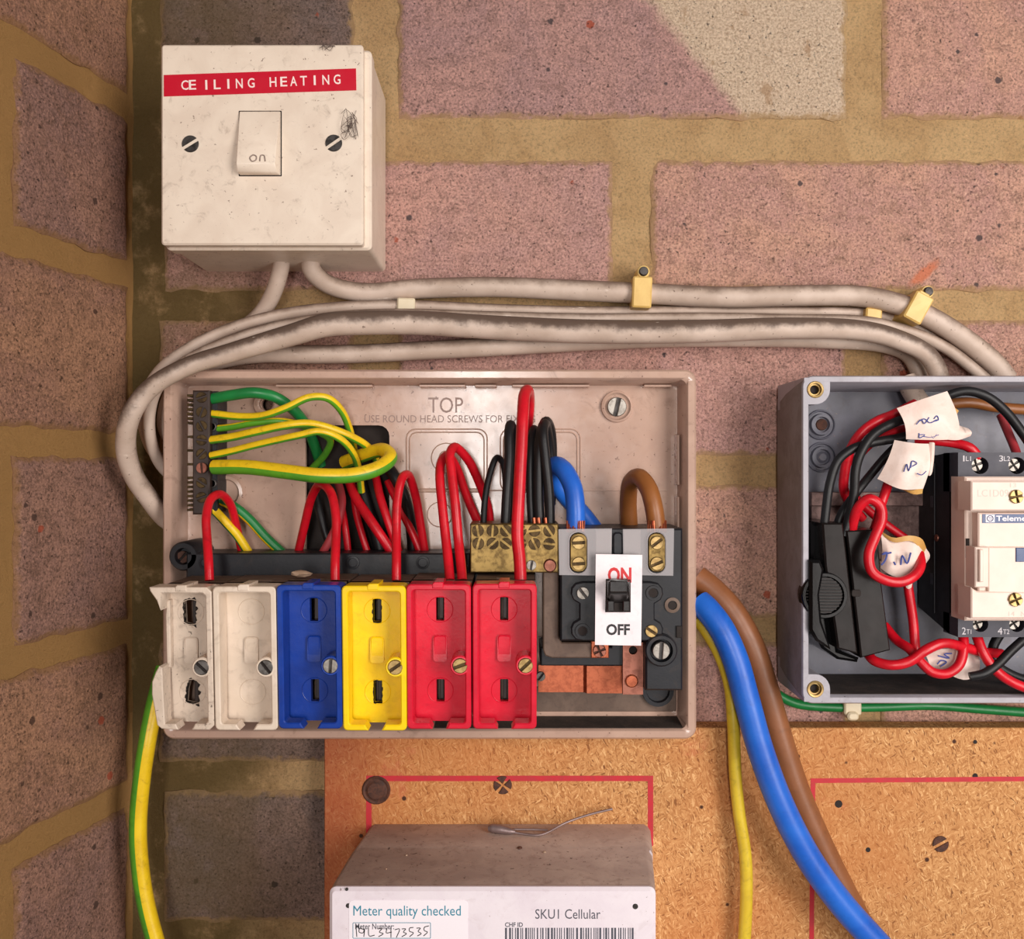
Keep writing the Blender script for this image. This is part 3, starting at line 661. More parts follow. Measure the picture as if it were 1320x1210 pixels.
# ---------------------------------------------------------------- fuse holders
def fuse(i, xl, xr, yt, yb, mat, label, slots=True, broken=False, scr='screw_bright', ang=.7, boss='f_white'):
    hT = 73.0
    g = empty('fuse_holder', label, 'fuse holder', (X((xl+xr)/2, 40), Z(850, 40), 22), 'rewirable fuse holders in a row')
    W, H = S(xr-xl, hT), S(yb-yt, hT); ox, oz = X(xl, hT), Z(yb, hT)
    f = lambda x, z: -3.5*(1-(z-oz)/H)           # the bank leans back a little towards its lower end
    L = lambda pts: [(ox+a, oz+b) for a, b in pts]
    t = 2.3; cxm = W/2; fl = 62.5
    def ring_outline():
        o = rr(0, 0, W, H, 1.8, 3); n = rr(t, t, W-t, H-t, 1.2, 3)
        # outer loop opened at the bottom middle, then inner loop back
        a, b = cxm-2.6, cxm+2.6
        oo = [p for p in o]; k = next(j for j in range(len(oo)) if oo[j][1] == min(q[1] for q in oo) or abs(oo[j][1]) < 1e-6)
        # o order: TR, TL, BL, BR corners counter-clockwise; bottom edge lies between BL end and BR start
        m = 4*3  # after three corners of four points each
        left_part = oo[:m]; right_part = oo[m:]
        ni = n[:m], n[m:]
        outer_seq = [(b, 0)]+right_part+left_part+[(a, 0)]
        inner_seq = [(a-1.4, t)]+ni[0][::-1]+ni[1][::-1]+[(b+1.4, t)]
        return outer_seq+inner_seq
    if not broken:
        bm = bm_(); prism(bm, L(ring_outline()), fl-.5, hT, .45, hf=f)
    else:
        bm = bm_()   # left wall snapped away between two ragged ends
        pts = [(2.3+4, 0), (2.3, .4), (.6, 1.8), (-1.2, 14), (-1.0, 19), (.6, 23), (1.8, 25), (3.0, 24.5), (3.1, 18), (3.6, t), (cxm-3.6, t), (cxm-2.6, 0)]
        prism(bm, L(pts), fl-.5, hT, .4, hf=f)
        pts = [(cxm+2.6, 0), (W-1.8, 0), (W, 1.8), (W, H-1.8), (W-1.8, H), (-1.2, H), (-.9, H-1.4), (1.6, H-5.2), (3.0, H-9), (3.4, H-t), (W-t-1, H-t), (W-t, H-t-1), (W-t, t+1), (W-t-1, t), (cxm+4, t)]
        prism(bm, L(pts), fl-.5, hT, .4, hf=f)
        pts = [(2.2, 23), (3.8, 23), (4.0, H-6), (2.8, H-6), (2.2, H-12)]
        prism(bm, L(pts), fl-.5, fl+3.5, .4, hf=f)
    # top latch tab
    prism(bm, L([(cxm-2.4, H-1.6), (cxm+1.9, H-1.6), (cxm+1.9, H+.9), (cxm-1.6, H+.9), (cxm-2.4, H+.2)]), 60, hT+.3, .3, hf=f)
    sh = obj('shield', bm, mat, g, 40)
    bm = bm_()
    hx = W*.49; s1 = rr(hx-1.65, H*.72, hx+1.65, H*.885, .3, 2); s2 = rr(hx-1.65, H*.145, hx+1.65, H*.305, .3, 2)
    if broken:
        s1 = [(hx-2.6, H*.72), (hx+1.6, H*.70), (hx+1.9, H*.88), (hx-.6, H*.895), (hx-2.8, H*.88)]; s2 = [(hx-2.9, H*.15), (hx+2.2, H*.13), (hx+2.1, H*.29), (hx-1.2, H*.315), (hx-2.4, H*.24)]
    lefte = 0.4 if not broken else 2.6
    flo = rr(lefte, .4, W-.4, H-.4, 1.5, 3)
    plate(bm, L(flo), [L(s1), L(s2)] if slots else [], fl-3.2, fl)
    for v in bm.verts: v.co.y -= f(v.co.x*1000, v.co.z*1000)*.001
    fo = obj('shield_floor', bm, mat, g, 30)
    for zc in ((s1[0][1]+s1[2][1])/2 if slots and broken else H*.80, H*.225):
        pts = [(ox+x, oz+z, fl+.1+f(0, oz+z)) for x, z in circ(hx, zc, 5.1, 28)]; pts.append(pts[0])
        obj('moulded_ring', tube(bm_(), pts, .16, 5, 1), mat, fo, 60)
    bm = bm_(); prism(bm, L(rr(hx-2.7, H*.435, hx+2.7, H*.62, 1.3, 4)), fl-.5, fl+1.3, .5, hf=f); obj('moulded_pad', bm, mat, fo)
    bm = bm_(); sx_, sz_ = ox+W-4.3, oz+H*.44; fz = f(0, sz_)
    lathe(bm, sx_, sz_, [(3.9, fl-1+fz), (3.9, hT-.6+fz), (3.5, hT-.1+fz), (3.0, hT-.1+fz), (2.9, hT-1.5+fz), (0, hT-1.5+fz)], 22); obj('screw_boss', bm, mat, g)
    obj('screw', screw_bm(sx_, sz_, 2.85, hT+.35+fz, ang, False), [scr, SLOT.get(scr, 'hole')], g)
    if slots:
        for s in (s1, s2):
            xs = [p[0] for p in s]; zs = [p[1] for p in s]; zc = (min(zs)+max(zs))/2; fz = f(0, oz+zc)
            bm = bm_(); prism(bm, L([(hx-.55, min(zs)+.4), (hx+1.1, min(zs)+.4), (hx+1.1, max(zs)-.4), (hx-.55, max(zs)-.4)]), 50, fl-3.5+fz, .2); obj('fuse_contact', bm, 'contact', g)
    if slots and mat in ('f_old', 'f_yellow'):        # burnt rims round the slots
        for q, s in enumerate((s1, s2)):
            xs = [p[0] for p in s]; zs = [p[1] for p in s]; o_, i2 = [], []; mx, mz = (max(xs)+min(xs))/2, (max(zs)+min(zs))/2
            for a, b in zip(s, s[1:]+s[:1]):
                m_ = max(1, int(math.hypot(b[0]-a[0], b[1]-a[1])/.7))
                for q2 in range(m_): i2.append((a[0]+(b[0]-a[0])*q2/m_, a[1]+(b[1]-a[1])*q2/m_))
            n = len(i2)
            for k, (x, z) in enumerate(i2):
                d = math.hypot(x-mx, z-mz); g_ = max(.05, (1.0 if mat == 'f_old' else .5)*(.4+noise.noise(Vector((k*.55, q*3.0+i, 2)))*1.5))
                o_.append((x+g_*(x-mx)/d*1.3, z+g_*(z-mz)/d))
            bm = bm_(); fz = lambda z: f(0, oz+z)
            A = [bm.verts.new(V(ox+x, oz+z, fl+.06+fz(z))) for x, z in i2]; B = [bm.verts.new(V(ox+x, oz+z, fl+.06+fz(z))) for x, z in o_]
            C = [bm.verts.new(V(ox+x, oz+z, fl-2+fz(z))) for x, z in i2]
            for k in range(n): bm.faces.new((A[k], A[(k+1) % n], B[(k+1) % n], B[k])); bm.faces.new((A[k], C[k], C[(k+1) % n], A[(k+1) % n]))
            obj('scorch_mark', bm, 'scorch', fo, 0)
    # dusty brown base behind the shield; a dark wire entry recessed in its top
    bm = bm_(); prism(bm, L([(.6, .8), (W-.2, .8), (W-.2, H-.3), (.6, H-.3)]), 31, 50, .3)
    bw = obj('fuse_base', bm, 'base_brown', g)
    bm = bm_(); prism(bm, L([(.6, H-3.5), (W*.36, H-3.5), (W*.36, H-.3), (.6, H-.3)]), 49, 58.8, .2); prism(bm, L([(W*.72, H-3.5), (W-.2, H-3.5), (W-.2, H-.3), (W*.72, H-.3)]), 49, 58.8, .2)
    prism(bm, L([(.6, .8), (W-.2, .8), (W-.2, H-4), (.6, H-4)]), 49, 52, .2)
    prism(bm, L([(.6, H-2.6), (W-.2, H-2.6), (W-.2, H-.3), (.6, H-.3)]), 55.5, 59.0, .2)
    prism(bm, L([(.6, .8), (W-.2, .8), (W-.2, 3), (.6, 3)]), 51, 56, .2)
    obj('wire_entry', bm, 'base_brown', g)
    bm = bm_(); prism(bm, L([(W*.36, H-4), (W*.72, H-4), (W*.72, H-.8), (W*.36, H-.8)]), 49, 55.4, .1); obj('entry_recess', bm, 'hole', g)
    return g
fuse(0, 196, 272, 757, 944, 'f_old', 'broken off-white fuse shield at the left end of the row', True, True, 'screw', -.75)
fuse(1, 273.5, 355, 756, 944.5, 'f_white', 'cream fuse shield with no slots, beside the blue one', False, False, 'screw', -.9)
fuse(2, 356, 439, 754, 942.5, 'f_blue', 'blue fuse shield with two slots', True, False, 'screw_bright', 1.5)
fuse(3, 440, 523, 755, 945, 'f_yellow', 'yellow fuse shield with two scorched slots', True, False, 'screw_brass', .6)
fuse(4, 523.5, 607, 753, 943, 'f_red', 'red fuse shield beside the yellow one', True, False, 'screw_brass', .35)
fuse(5, 609, 692, 752.5, 943, 'f_red', 'red fuse shield at the right end, nearest the main switch', True, False, 'screw_brass', .75)
cr = bm_(); bmesh.ops.create_icosphere(cr, subdivisions=2, radius=.0028)
for v in cr.verts: v.co *= 1+.5*noise.noise(v.co*900); v.co.z *= .5; v.co.x *= 1.5; v.co += V(X(388, 50), Z(739, 50), 50)
obj('plaster_crumb', cr, 'crumb', None, 40, 'small pale crumb of plaster lying on top of the blue fuse', 'crumb')

# ---------------------------------------------------------------- brass terminal bars
nb = empty('neutral_bar', 'brass neutral terminal block with two rows of slotted screws', 'terminal block', (X(663, 42), Z(706, 42), 20), 'terminal bars')
bm = bm_(); pbox(bm, 606, 675, 720, 738, 18, 42, .5); obj('brass_block', bm, 'brass', nb)
for a, b, an in ((616, 684, 1.75), (635, 684, 1.5), (652, 684, -.9), (671, 684, .5), (689, 684, .12), (708, 684, -1.0), (616.5, 700.5, 1.3), (635, 700.5, .75), (652, 700.5, -.65), (671, 700.5, .2), (689, 701, -1.1), (708, 701, -.1)):
    screw(a, b, 7.8, 42.3, an, 'brass_dark', nb)
screw(685, 728.5, 6.5, 43, 1.4, 'screw_bright', nb, label='silver clamp screw')
bm = bm_(); lathe(bm, X(709, 44), Z(729, 44), [(S(8.5, 44), 38), (S(8.5, 44), 43.6), (S(7, 44), 44.4), (0, 44.5)], 20); obj('copper_rivet', bm, 'copper_dull', nb)
eb = empty('earth_bar', 'dark tarnished earth terminal bar with a column of screws at the left', 'terminal block', (X(263, 26), Z(580, 26), hF), 'terminal bars')
bm = bm_(); pbox(bm, 248, 503, 270, 663, hF, 26, .6); obj('bar', bm, 'contact', eb)
bm = bm_(); pbox(bm, 268, 504, 280, 660, hF, 22, .5); obj('clamp_strip', bm, 'frame_black', eb)
for i, y in enumerate((512, 531, 549, 567, 585, 603, 622, 641)):
    screw(259.5, y, 7, 26.6+(1.8 if i == 5 else 0), .3+i*.9, 'copper_dull' if i == 5 else 'brass_dark', eb)
    bm = bm_(); lathe(bm, X(274, 22), Z(y+1, 22), [(S(6, 22), 21), (S(6, 22), 23), (S(4.5, 22), 23.2), (S(4, 22), 22), (0, 22)], 12); obj('clamp_ferrule', bm, 'screw_dark', eb)
for i in range(26):
    y = 508+i*5.9
    if 545 < y < 612 and i % 3: continue
    bm = bm_(); pbox(bm, 241, y, 248.5, y+3.2, 12, 21, .1); obj('comb_tooth', bm, 'brass_dark', eb)

# ---------------------------------------------------------------- main switch
hM = 42
ms = empty('main_switch', 'black main isolator switch with white on-off label and clear terminal shields', 'isolator switch', (X(800, hM), Z(790, hM), 10))
bm = bm_(); prism(bm, [(a, b) for a, b in XZ([(722, 826), (722, 681), (880, 681), (880, 890), (832, 890), (832, 826)], hM)], 10, hM, .8); obj('housing', bm, 'frame_black', ms)
bm = bm_(); prism(bm, XZ([(697, 858), (697, 834), (760, 834), (788, 834), (788, 828), (806, 828), (806, 858)], 34), 10, 34, .5); obj('lower_ledge', bm, 'frame_black', ms)
# L-shaped busbar bracket
bm = bm_(); prism(bm, XZ([(700, 722), (720, 722), (720, 820), (724, 828), (775, 828), (775, 848), (712, 848), (703, 845), (700, 838)], 38), 30, 38, .5); obj('busbar_bracket', bm, 'base_brown', ms)
bm = bm_(); lathe(bm, X(709, 40), Z(730, 40), [(S(8.5, 40), 37), (S(8.5, 40), 39.8), (S(7, 40), 40.4), (0, 40.5)], 20); obj('copper_rivet', bm, 'copper_dull', ms)
bm = bm_(); pbox(bm, 762, 826, 785, 848, 30, 39, .3); obj('copper_tab', bm, 'copper', ms)
screw(773, 839, 8.5, 40.6, .4, 'copper_dull', ms, name='copper_screw', cross=True)
# copper busbar across the bottom
bm = bm_()
prof = [(694, 20), (752, 20), (756, 22), (806, 22), (806, 19), (752, 19), (694, 17)]
top = [bm.verts.new(V(X(a, 20), Z(857, 20), h)) for a, h in prof]; bot = [bm.verts.new(V(X(a, 20), Z(892, 20), h)) for a, h in prof]
for i in range(len(prof)): bm.faces.new((top[i], top[(i+1) % 7], bot[(i+1) % 7], bot[i]))
bm.faces.new(top); bm.faces.new(bot[::-1]); obj('copper_busbar', bm, 'copper', ms, 20)
bm = bm_(); plate(bm, XZ([(803, 895), (829, 895), (829, 828), (803, 828)], 36), [circ(X(816, 36), Z(838, 36), S(5.5, 36), 16)], 33, 36); obj('copper_strap', bm, 'copper_dull', ms)
bm = bm_(); pbox(bm, 806, 832, 828, 846, 30, 33.2, .1); obj('strap_hole', bm, 'hole', ms)
bm = bm_(); lathe(bm, X(814.5, 37), Z(878, 37), [(S(8.5, 37), 35.5), (S(8.5, 37), 36.6), (S(7, 37), 37), (0, 37.1)], 20); obj('copper_rivet', bm, 'copper', ms)
screw(697, 872, 6, 21.5, .9, 'screw', ms)
# raised waist plates left and right of the label
def waist(cx, flip):
    s = -1 if flip else 1; pts = []
    for a, b in ((26, -38), (26, 38), (4, 38), (-6, 36), (-11, 30), (-12, 22), (-9, 15), (-1, 10), (-1, -10), (-9, -15), (-12, -22), (-11, -30), (-6, -36), (4, -38)):
        pts.append((cx+s*a, 788+b))
    bm = bm_(); prism(bm, XZ(pts, hM+3), hM-1, hM+3, .5); obj('waist_plate', bm, 'frame_black', ms, 40)
waist(748, False); waist(843, True)
for a, b in ((751, 813), (842, 764)):
    bm = bm_(); lathe(bm, X(a, 45), Z(b, 45), [(S(10, 45), 44.5), (S(9.5, 45), 45.6), (S(6.5, 45), 45.6), (S(6, 45), 43), (0, 42)], 22); obj('blank_socket', bm, 'frame_black', ms)
    bm = bm_(); lathe(bm, X(a, 45), Z(b, 45), [(S(6, 45), 45.15), (S(2, 45), 45.1), (0, 45.1)], 16); obj('socket_hole', bm, 'hole', ms)
screw(751.5, 764.5, 8, 46, -.9, 'screw_bright', ms); screw(840, 813.5, 8, 46, -.6, 'screw_brass', ms)
bm = bm_(); lathe(bm, X(867, 43), Z(780, 43), [(S(10, 43), 41.5), (S(10, 43), 42.8), (S(6, 43), 43), (S(5.5, 43), 41), (0, 40.5)], 22); obj('blank_socket', bm, 'base_brown', ms)
bm = bm_(); lathe(bm, X(867, 43), Z(780, 43), [(S(5, 43), 42.6), (0, 42.5)], 14); obj('socket_hole', bm, 'hole', ms)
bm = bm_(); lathe(bm, X(853, 47), Z(839, 47), [(S(21, 46), 41), (S(21, 46), 45.6), (S(19, 46), 46.2), (S(15, 46), 46.2), (S(14, 46), 42.4), (0, 42.4)], 28); obj('clamp_well', bm, 'frame_black', ms)
screw(852.5, 839, 11.2, 48, 1.5, 'screw_bright', ms, label='large pale slotted clamp screw', thick=5)
bm = bm_(); pbox(bm, 872, 807, 879, 822, 41, 43, .2); obj('side_vent', bm, 'hole', ms)
# post between the shields
bm = bm_(); pbox(bm, 788, 681, 805, 720, 40, 46, .5); pbox(bm, 790, 686, 803, 716, 45.5, 47.5, .6, 5); obj('divider_post', bm, 'frame_black', ms)
# terminal wells and clear shields
for xa, xe, sx_, tilt in ((721, 789, 746, 0), (804, 869, 847, 0)):
    hs = 49
    for k, (y, an) in enumerate(((699.5, .05 if sx_ < 800 else .65), (726.5, .05 if sx_ < 800 else .4))):
        screw(sx_, y, 8.6, 46.4, an, 'screw_brass', ms, name='terminal_screw')
    bm = bm_(); pbox(bm, sx_-11, 687, sx_+11, 737, hM-.5, 44.6, .3, 9); obj('terminal_clamp', bm, 'brass', ms)
    bm = bm_(); plate(bm, XZ([(xa, 741), (xe-1, 742), (xe, 681), (xa-1, 682)], hs), [prr(sx_-12, 686, sx_+11, 739, hs, 11)], hs-1.0, hs); cs = obj('terminal_shield', bm, 'clear', ms, label='translucent plastic terminal shield')
    pts = [(x, z, hs+.15) for x, z in prr(sx_-13, 684, sx_+12, 740, hs, 12)]; pts.append(pts[0])
    obj('shield_slot_rim', tube(bm_(), pts, .28, 6, 1), 'clear', cs, 60)
    bm = bm_(); pbox(bm, xa if sx_ > 800 else 768, 683, 826 if sx_ > 800 else 788, 740, hM, 47.3, .2); obj('pale_insulator', bm, 'insulator', ms)
# on-off label with window, print, toggle
hL = 52
bm = bm_(); plate(bm, XZ([(767, 831), (826.5, 832), (828, 715), (768, 714)], hL), [XZ([(780, 789), (813, 789), (813, 746), (781, 746)], hL)], hL-.5, hL); lb = obj('on_off_label', bm, 'label_white', ms, label='white label printed ON and OFF')
bm = bm_(); pbox(bm, 769, 716, 826, 830, hM+1, hL-.55, .4); obj('label_block', bm, 'frame_black', ms)
lettering([('ON', 783.5, 731, 814, 751, 0, .035)], hL, 'red_print', lb, .08, label='red word ON')
lettering([('OFF', 781.5, 804, 812, 818.5, 0, .035)], hL, 'black_print', lb, .08, label='black word OFF')
bm = bm_(); pbox(bm, 781, 747, 813, 789, hL-.4, hL+.4, .2); obj('toggle_window', bm, 'hole', lb)
bm = bm_(); a = XZ([(783, 778), (811, 778), (812, 745), (782, 745)], hL); b2 = XZ([(784, 765), (811, 765), (811, 747), (784, 747)], 61)
va = [bm.verts.new(V(x, z, hL)) for x, z in a]; vb = [bm.verts.new(V(x, z, 61)) for x, z in b2]
for i in range(4): bm.faces.new((va[i], va[(i+1) % 4], vb[(i+1) % 4], vb[i]))
bm.faces.new(va); bm.faces.new(vb)
bmesh.ops.bevel(bm, geom=bm.edges[:], offset=.0009, segments=3, affect='EDGES'); obj('toggle', bm, 'toggle', ms, 50)
for a in (783, 803):
    bm = bm_(); pbox(bm, a, 774, a+9, 788, hL, hL+3, .4); obj('toggle_foot', bm, 'toggle', ms)

# ---------------------------------------------------------------- wires inside the fuse box
G = 'wires inside the fuse box'
wire('red_wire', [(270, 748, 54), (269, 725, 52), (267, 695, 46), (266, 665, 42), (272, 643, 36), (284, 637, 30), (296, 648, 24), (304, 675, 18), (313, 718, 14)], 5.6, 'w_red', 'red wire arched over the broken white fuse', 'wire', G)
wire('red_wire', [(432, 748, 54), (432, 725, 52), (433, 695, 46), (433, 665, 42), (426, 634, 36), (413, 624, 29), (402, 640, 23), (393, 675, 18), (383, 718, 14)], 5.8, 'w_red', 'red wire arched above the blue fuse', 'wire', G)
wire('red_wire', [(511, 748, 54), (511, 725, 52), (511, 690, 46), (512, 645, 42), (518, 617, 38), (526, 612, 31), (535, 636, 23), (542, 675, 18), (549, 720, 14)], 5.8, 'w_red', 'red wire arched above the yellow fuse', 'wire', G)
wire('red_wire', [(448, 612, 7), (458, 640, 13), (474, 665, 18), (492, 692, 20), (512, 722, 18)], 6.4, 'w_red', 'thick red wire slanting right below the earth loop', 'wire', G)
wire('red_wire', [(484, 612, 7), (490, 640, 13), (499, 668, 16), (512, 706, 16), (518, 724, 16)], 5.4, 'w_red', 'red wire descending just left of the yellow fuse arch', 'wire', G)
wire('red_wire', [(500, 620, 7), (516, 655, 12), (533, 690, 14), (545, 720, 14)], 5.2, 'w_red', 'red wire running behind the yellow fuse arch', 'wire', G)
wire('red_wire', [(435, 618, 8), (441, 645, 14), (436, 672, 18), (424, 698, 18), (410, 722, 16)], 5.2, 'w_red_dull', 'faded red wire crossing behind the blue fuse arch', 'wire', G)
wire('red_wire', [(455, 625, 7), (459, 660, 10), (467, 690, 12), (477, 722, 12)], 4.6, 'w_red', 'thin red wire hanging straight below the earth loop', 'wire', G)
wire('red_wire', [(440, 650, 8), (445, 680, 12), (450, 722, 12)], 4.6, 'w_red', 'short red wire just right of the blue fuse arch', 'wire', G)
wire('black_wire', [(405, 625, 6), (410, 652, 9), (418, 682, 11), (432, 722, 11)], 5.2, 'w_black', 'black wire inside the arch above the blue fuse', 'wire', G)
wire('black_wire', [(462, 618, 4), (472, 650, 6), (486, 690, 8), (494, 725, 9)], 9, 'w_black', 'thick black wire low behind the red bunch', 'wire', G)
wire('black_wire', [(488, 590, 5), (506, 610, 12), (521, 640, 13), (530, 680, 11), (533, 722, 10)], 7.5, 'w_black', 'black wire inside the arch above the yellow fuse', 'wire', G)
wire('red_wire', [(580, 748, 54), (578, 725, 50), (575, 697, 46), (570, 650, 42), (567, 613, 38), (569, 595, 34), (577, 587, 29), (588, 602, 23), (601, 638, 17), (617, 676, 13)], 6, 'w_red', 'red wire, shorter of the two arches above the left red fuse', 'wire', G)
wire('red_wire', [(596, 748, 54), (594, 725, 50), (591, 697, 46), (587, 650, 44), (582, 607, 40), (580, 586, 37), (586, 576, 32), (603, 592, 25), (619, 625, 18), (629, 655, 13), (632, 680, 11)], 6, 'w_red', 'red wire, taller of the two arches above the left red fuse', 'wire', G)
wire('red_wire', [(671, 748, 56), (670, 722, 54), (667, 690, 52), (669, 640, 50), (672, 580, 47), (674, 535, 43), (676, 509, 37), (680, 503, 31), (682, 520, 22), (676, 580, 15), (664, 640, 12), (656, 680, 11)], 7.6, 'w_red', 'tall red wire arch rising highest, above the right red fuse', 'wire', G)
wire('black_wire', [(623, 678, 32), (625, 645, 31), (631, 612, 29), (640, 590, 26), (648, 597, 21), (652, 630, 16), (652, 672, 13)], 4, 'w_black', 'thin black wire arched left of the black group', 'wire', G)
wire('black_wire', [(651, 678, 33), (653, 640, 33), (656, 590, 32), (656, 556, 29), (658, 547, 25), (662, 558, 19), (662, 610, 14), (660, 672, 12)], 6, 'w_black', 'black wire just left of the tall red arch', 'wire', G)
wire('black_wire', [(686, 678, 32), (684, 640, 32), (684, 590, 31), (686, 562, 27), (689, 553, 22), (690, 580, 16), (688, 640, 12)], 5.4, 'w_black', 'black wire just right of the tall red arch', 'wire', G)
wire('black_wire', [(696, 678, 34), (694, 640, 34), (695, 590, 34), (698, 556, 31), (704, 543, 26), (710, 556, 20), (712, 600, 15), (710, 650, 12)], 6.6, 'w_black', 'black wire with a wide arch, third from the tall red one', 'wire', G)
wire('black_wire', [(709, 678, 36), (708, 640, 36), (703, 590, 36), (700, 556, 34), (703, 546, 28), (708, 570, 20), (712, 620, 14)], 6.4, 'w_black', 'black wire nearest the blue wire', 'wire', G)
wire('blue_wire', [(742, 684, 42), (742, 655, 42), (738, 627, 40), (727, 606, 36), (716, 600, 29), (711, 612, 22), (730, 640, 16), (752, 664, 13), (772, 690, 11)], 12, 'w_blue', 'blue wire bent over into the left main switch terminal', 'wire', G, 14)
wire('brown_wire', [(847, 684, 42), (843, 655, 42), (836, 630, 39), (824, 615, 33), (813, 622, 25), (810, 645, 19), (812, 690, 14)], 11.5, 'w_brown', 'brown wire hooped into the right main switch terminal', 'wire', G, 14)
for nm, cx_, cy_, n_ in (('blue', 742, 680, 9), ('brown', 847, 680, 11)):
    r_ = empty('copper_strands', 'bare copper strand ends below the %s wire' % nm, 'copper strands', (X(cx_, 42), Z(cy_, 42), 42), 'bare copper wire ends')
    for k in range(n_):
        a = cx_-11+22*k/(n_-1); obj('strand', tube(bm_(), P3([(a, cy_-9, 44+random.uniform(-1, 2)), (a+random.uniform(-1, 1), cy_+6, 46+random.uniform(-1, 1))]), .45, 6, 2), 'copper', r_, 60)
for k, a in enumerate((688, 694, 703, 710)):
    wire('copper_end', [(a, 667, 37), (a+1, 676, 37)], 2.6, 'copper', 'bare copper core at the neutral block, %s from the tall red wire' % ('nearest', 'second', 'third', 'farthest')[k], 'copper core', 'copper cores at the neutral block')
E = 'earth wires on the earth bar'
wire('earth_wire', [(272, 514, 22), (300, 509, 25), (327, 506, 26), (353, 511, 24), (376, 526, 19), (391, 543, 13), (403, 568, 7), (414, 600, 1)], 7, 'g_dark', 'plain green wire leaving the top of the earth bar', 'wire', E)
yg = ['g_yellow', 'g_green']
wire('earth_wire', [(272, 533, 22), (313, 537, 25), (341, 535, 28), (370, 525, 30), (399, 512, 30), (422, 513, 27), (440, 529, 21), (451, 555, 13), (458, 590, 3)], 5, yg, 'yellow-green wire with the highest arch, second on the earth bar', 'wire', E, stripe=(.1, .28, 0))
wire('earth_wire', [(272, 553, 20), (300, 550, 22), (327, 545, 24), (364, 543, 24), (399, 552, 21), (425, 566, 16), (420, 584, 10), (402, 604, 4)], 4.6, ['g_green', 'g_yellow'], 'green-yellow wire doubling back, third on the earth bar', 'wire', E, stripe=(.58, .32, 0))
wire('earth_wire', [(272, 567, 24), (300, 563, 27), (327, 557, 30), (370, 548, 32), (399, 546, 31), (428, 553, 27), (457, 565, 21), (475, 577, 14), (490, 600, 4)], 5.4, yg, 'yellow-green wire, fourth on the earth bar, reaching into the opening', 'wire', E, stripe=(.05, .4, 0))
wire('earth_wire', [(272, 587, 26), (300, 581, 29), (327, 574, 32), (385, 561, 36), (413, 556, 36), (439, 566, 31), (455, 584, 24), (462, 604, 17), (466, 634, 12)], 4.8, yg, 'yellow-green wire, fifth on the earth bar, bent down sharply', 'wire', E, stripe=(.1, .3, 0))
wire('earth_wire', [(276, 602, 28), (318, 602, 34), (370, 608, 40), (413, 613, 42), (457, 612, 40), (488, 603, 35), (503, 590, 28), (494, 580, 21), (470, 586, 14), (444, 596, 6)], 9.5, yg, 'thick yellow-green wire looping in front of the cable opening', 'wire', E, 16, stripe=(.03, .45, 0))
wire('earth_wire', [(274, 655, 20), (290, 672, 20), (306, 690, 18), (326, 722, 14)], 6, ['g_yellow', 'g_dark'], 'yellow-green wire slanting down from the foot of the earth bar', 'wire', E, stripe=(.08, .45, 0))
wire('earth_wire', [(274, 640, 18), (300, 652, 17), (320, 668, 15), (342, 692, 13), (374, 722, 11)], 6.4, ['g_dark', 'g_yellow'], 'green wire with thin yellow edge, rightmost below the earth bar', 'wire', E, stripe=(.12, .2, 0))

# ---------------------------------------------------------------- loose cables below
wire('earth_cable', [(212, 860, 14), (200, 905, 20), (190, 955, 24), (182, 1010, 24), (178, 1060, 24), (179, 1100, 24), (187, 1160, 24), (204, 1225, 24), (226, 1290, 24)], 11, ['g_yellow', 'g_green'], 'yellow-green earth cable hanging in the corner below the fuse box', 'cable', None, 16, stripe=(.0, .46, 0))
wire('yellow_cable', [(899, 799, 13), (908, 810, 15), (926, 840, 18), (940, 880, 19), (945, 930, 20), (948, 1000, 20), (953, 1050, 20), (961, 1105, 20), (962, 1160, 20), (958, 1230, 20), (950, 1300, 20)], 8, 'c_yellow', 'thin yellow cable hanging right of the fuse box', 'cable', None, 14)
wire('brown_cable', [(898, 744, 9), (915, 757, 11), (942, 785, 15), (968, 830, 18), (985, 880, 18.5), (1002, 940, 18.5), (1026, 1015, 18.5), (1056, 1085, 18.5), (1088, 1150, 18.5), (1120, 1210, 18.5), (1160, 1280, 18.5)], 16.5, 'c_brown', 'thick brown cable curving down beside the blue one', 'cable', 'meter tails', 18)
wire('blue_cable', [(901, 776, 18), (912, 786, 21), (930, 810, 25), (948, 850, 28), (962, 900, 29), (980, 965, 30), (1006, 1035, 31), (1042, 1105, 31), (1085, 1165, 31), (1130, 1215, 31), (1190, 1280, 31)], 17, 'c_blue', 'thick blue cable curving down to the lower right', 'cable', 'meter tails', 18)
wire('green_cable', [(975, 870, 3), (1000, 893, 3), (1025, 906, 3.2), (1070, 911, 3.2), (1130, 911, 3.2), (1200, 909, 3.2), (1270, 914, 3.2), (1340, 919, 3.2), (1420, 922, 3.2)], 6.2, ['g_dark', 'g_yellow'], 'green earth cable running under the grey enclosure', 'cable', None, 12, stripe=(.55, .14, .05))
cc = empty('cable_clip', 'white clip holding the green cable below the grey enclosure', 'cable clip', (X(1100, 6), Z(914, 6), 0), 'cable clips')
bm = bm_(); pbox(bm, 1089, 905, 1111, 922, 0, 7, .6, 3); obj('clip_body', bm, 'clip_white', cc)
bm = bm_(); pbox(bm, 1093, 918, 1108, 929, 0, 8.5, .8, 5); obj('clip_tip', bm, 'clip_white', cc)

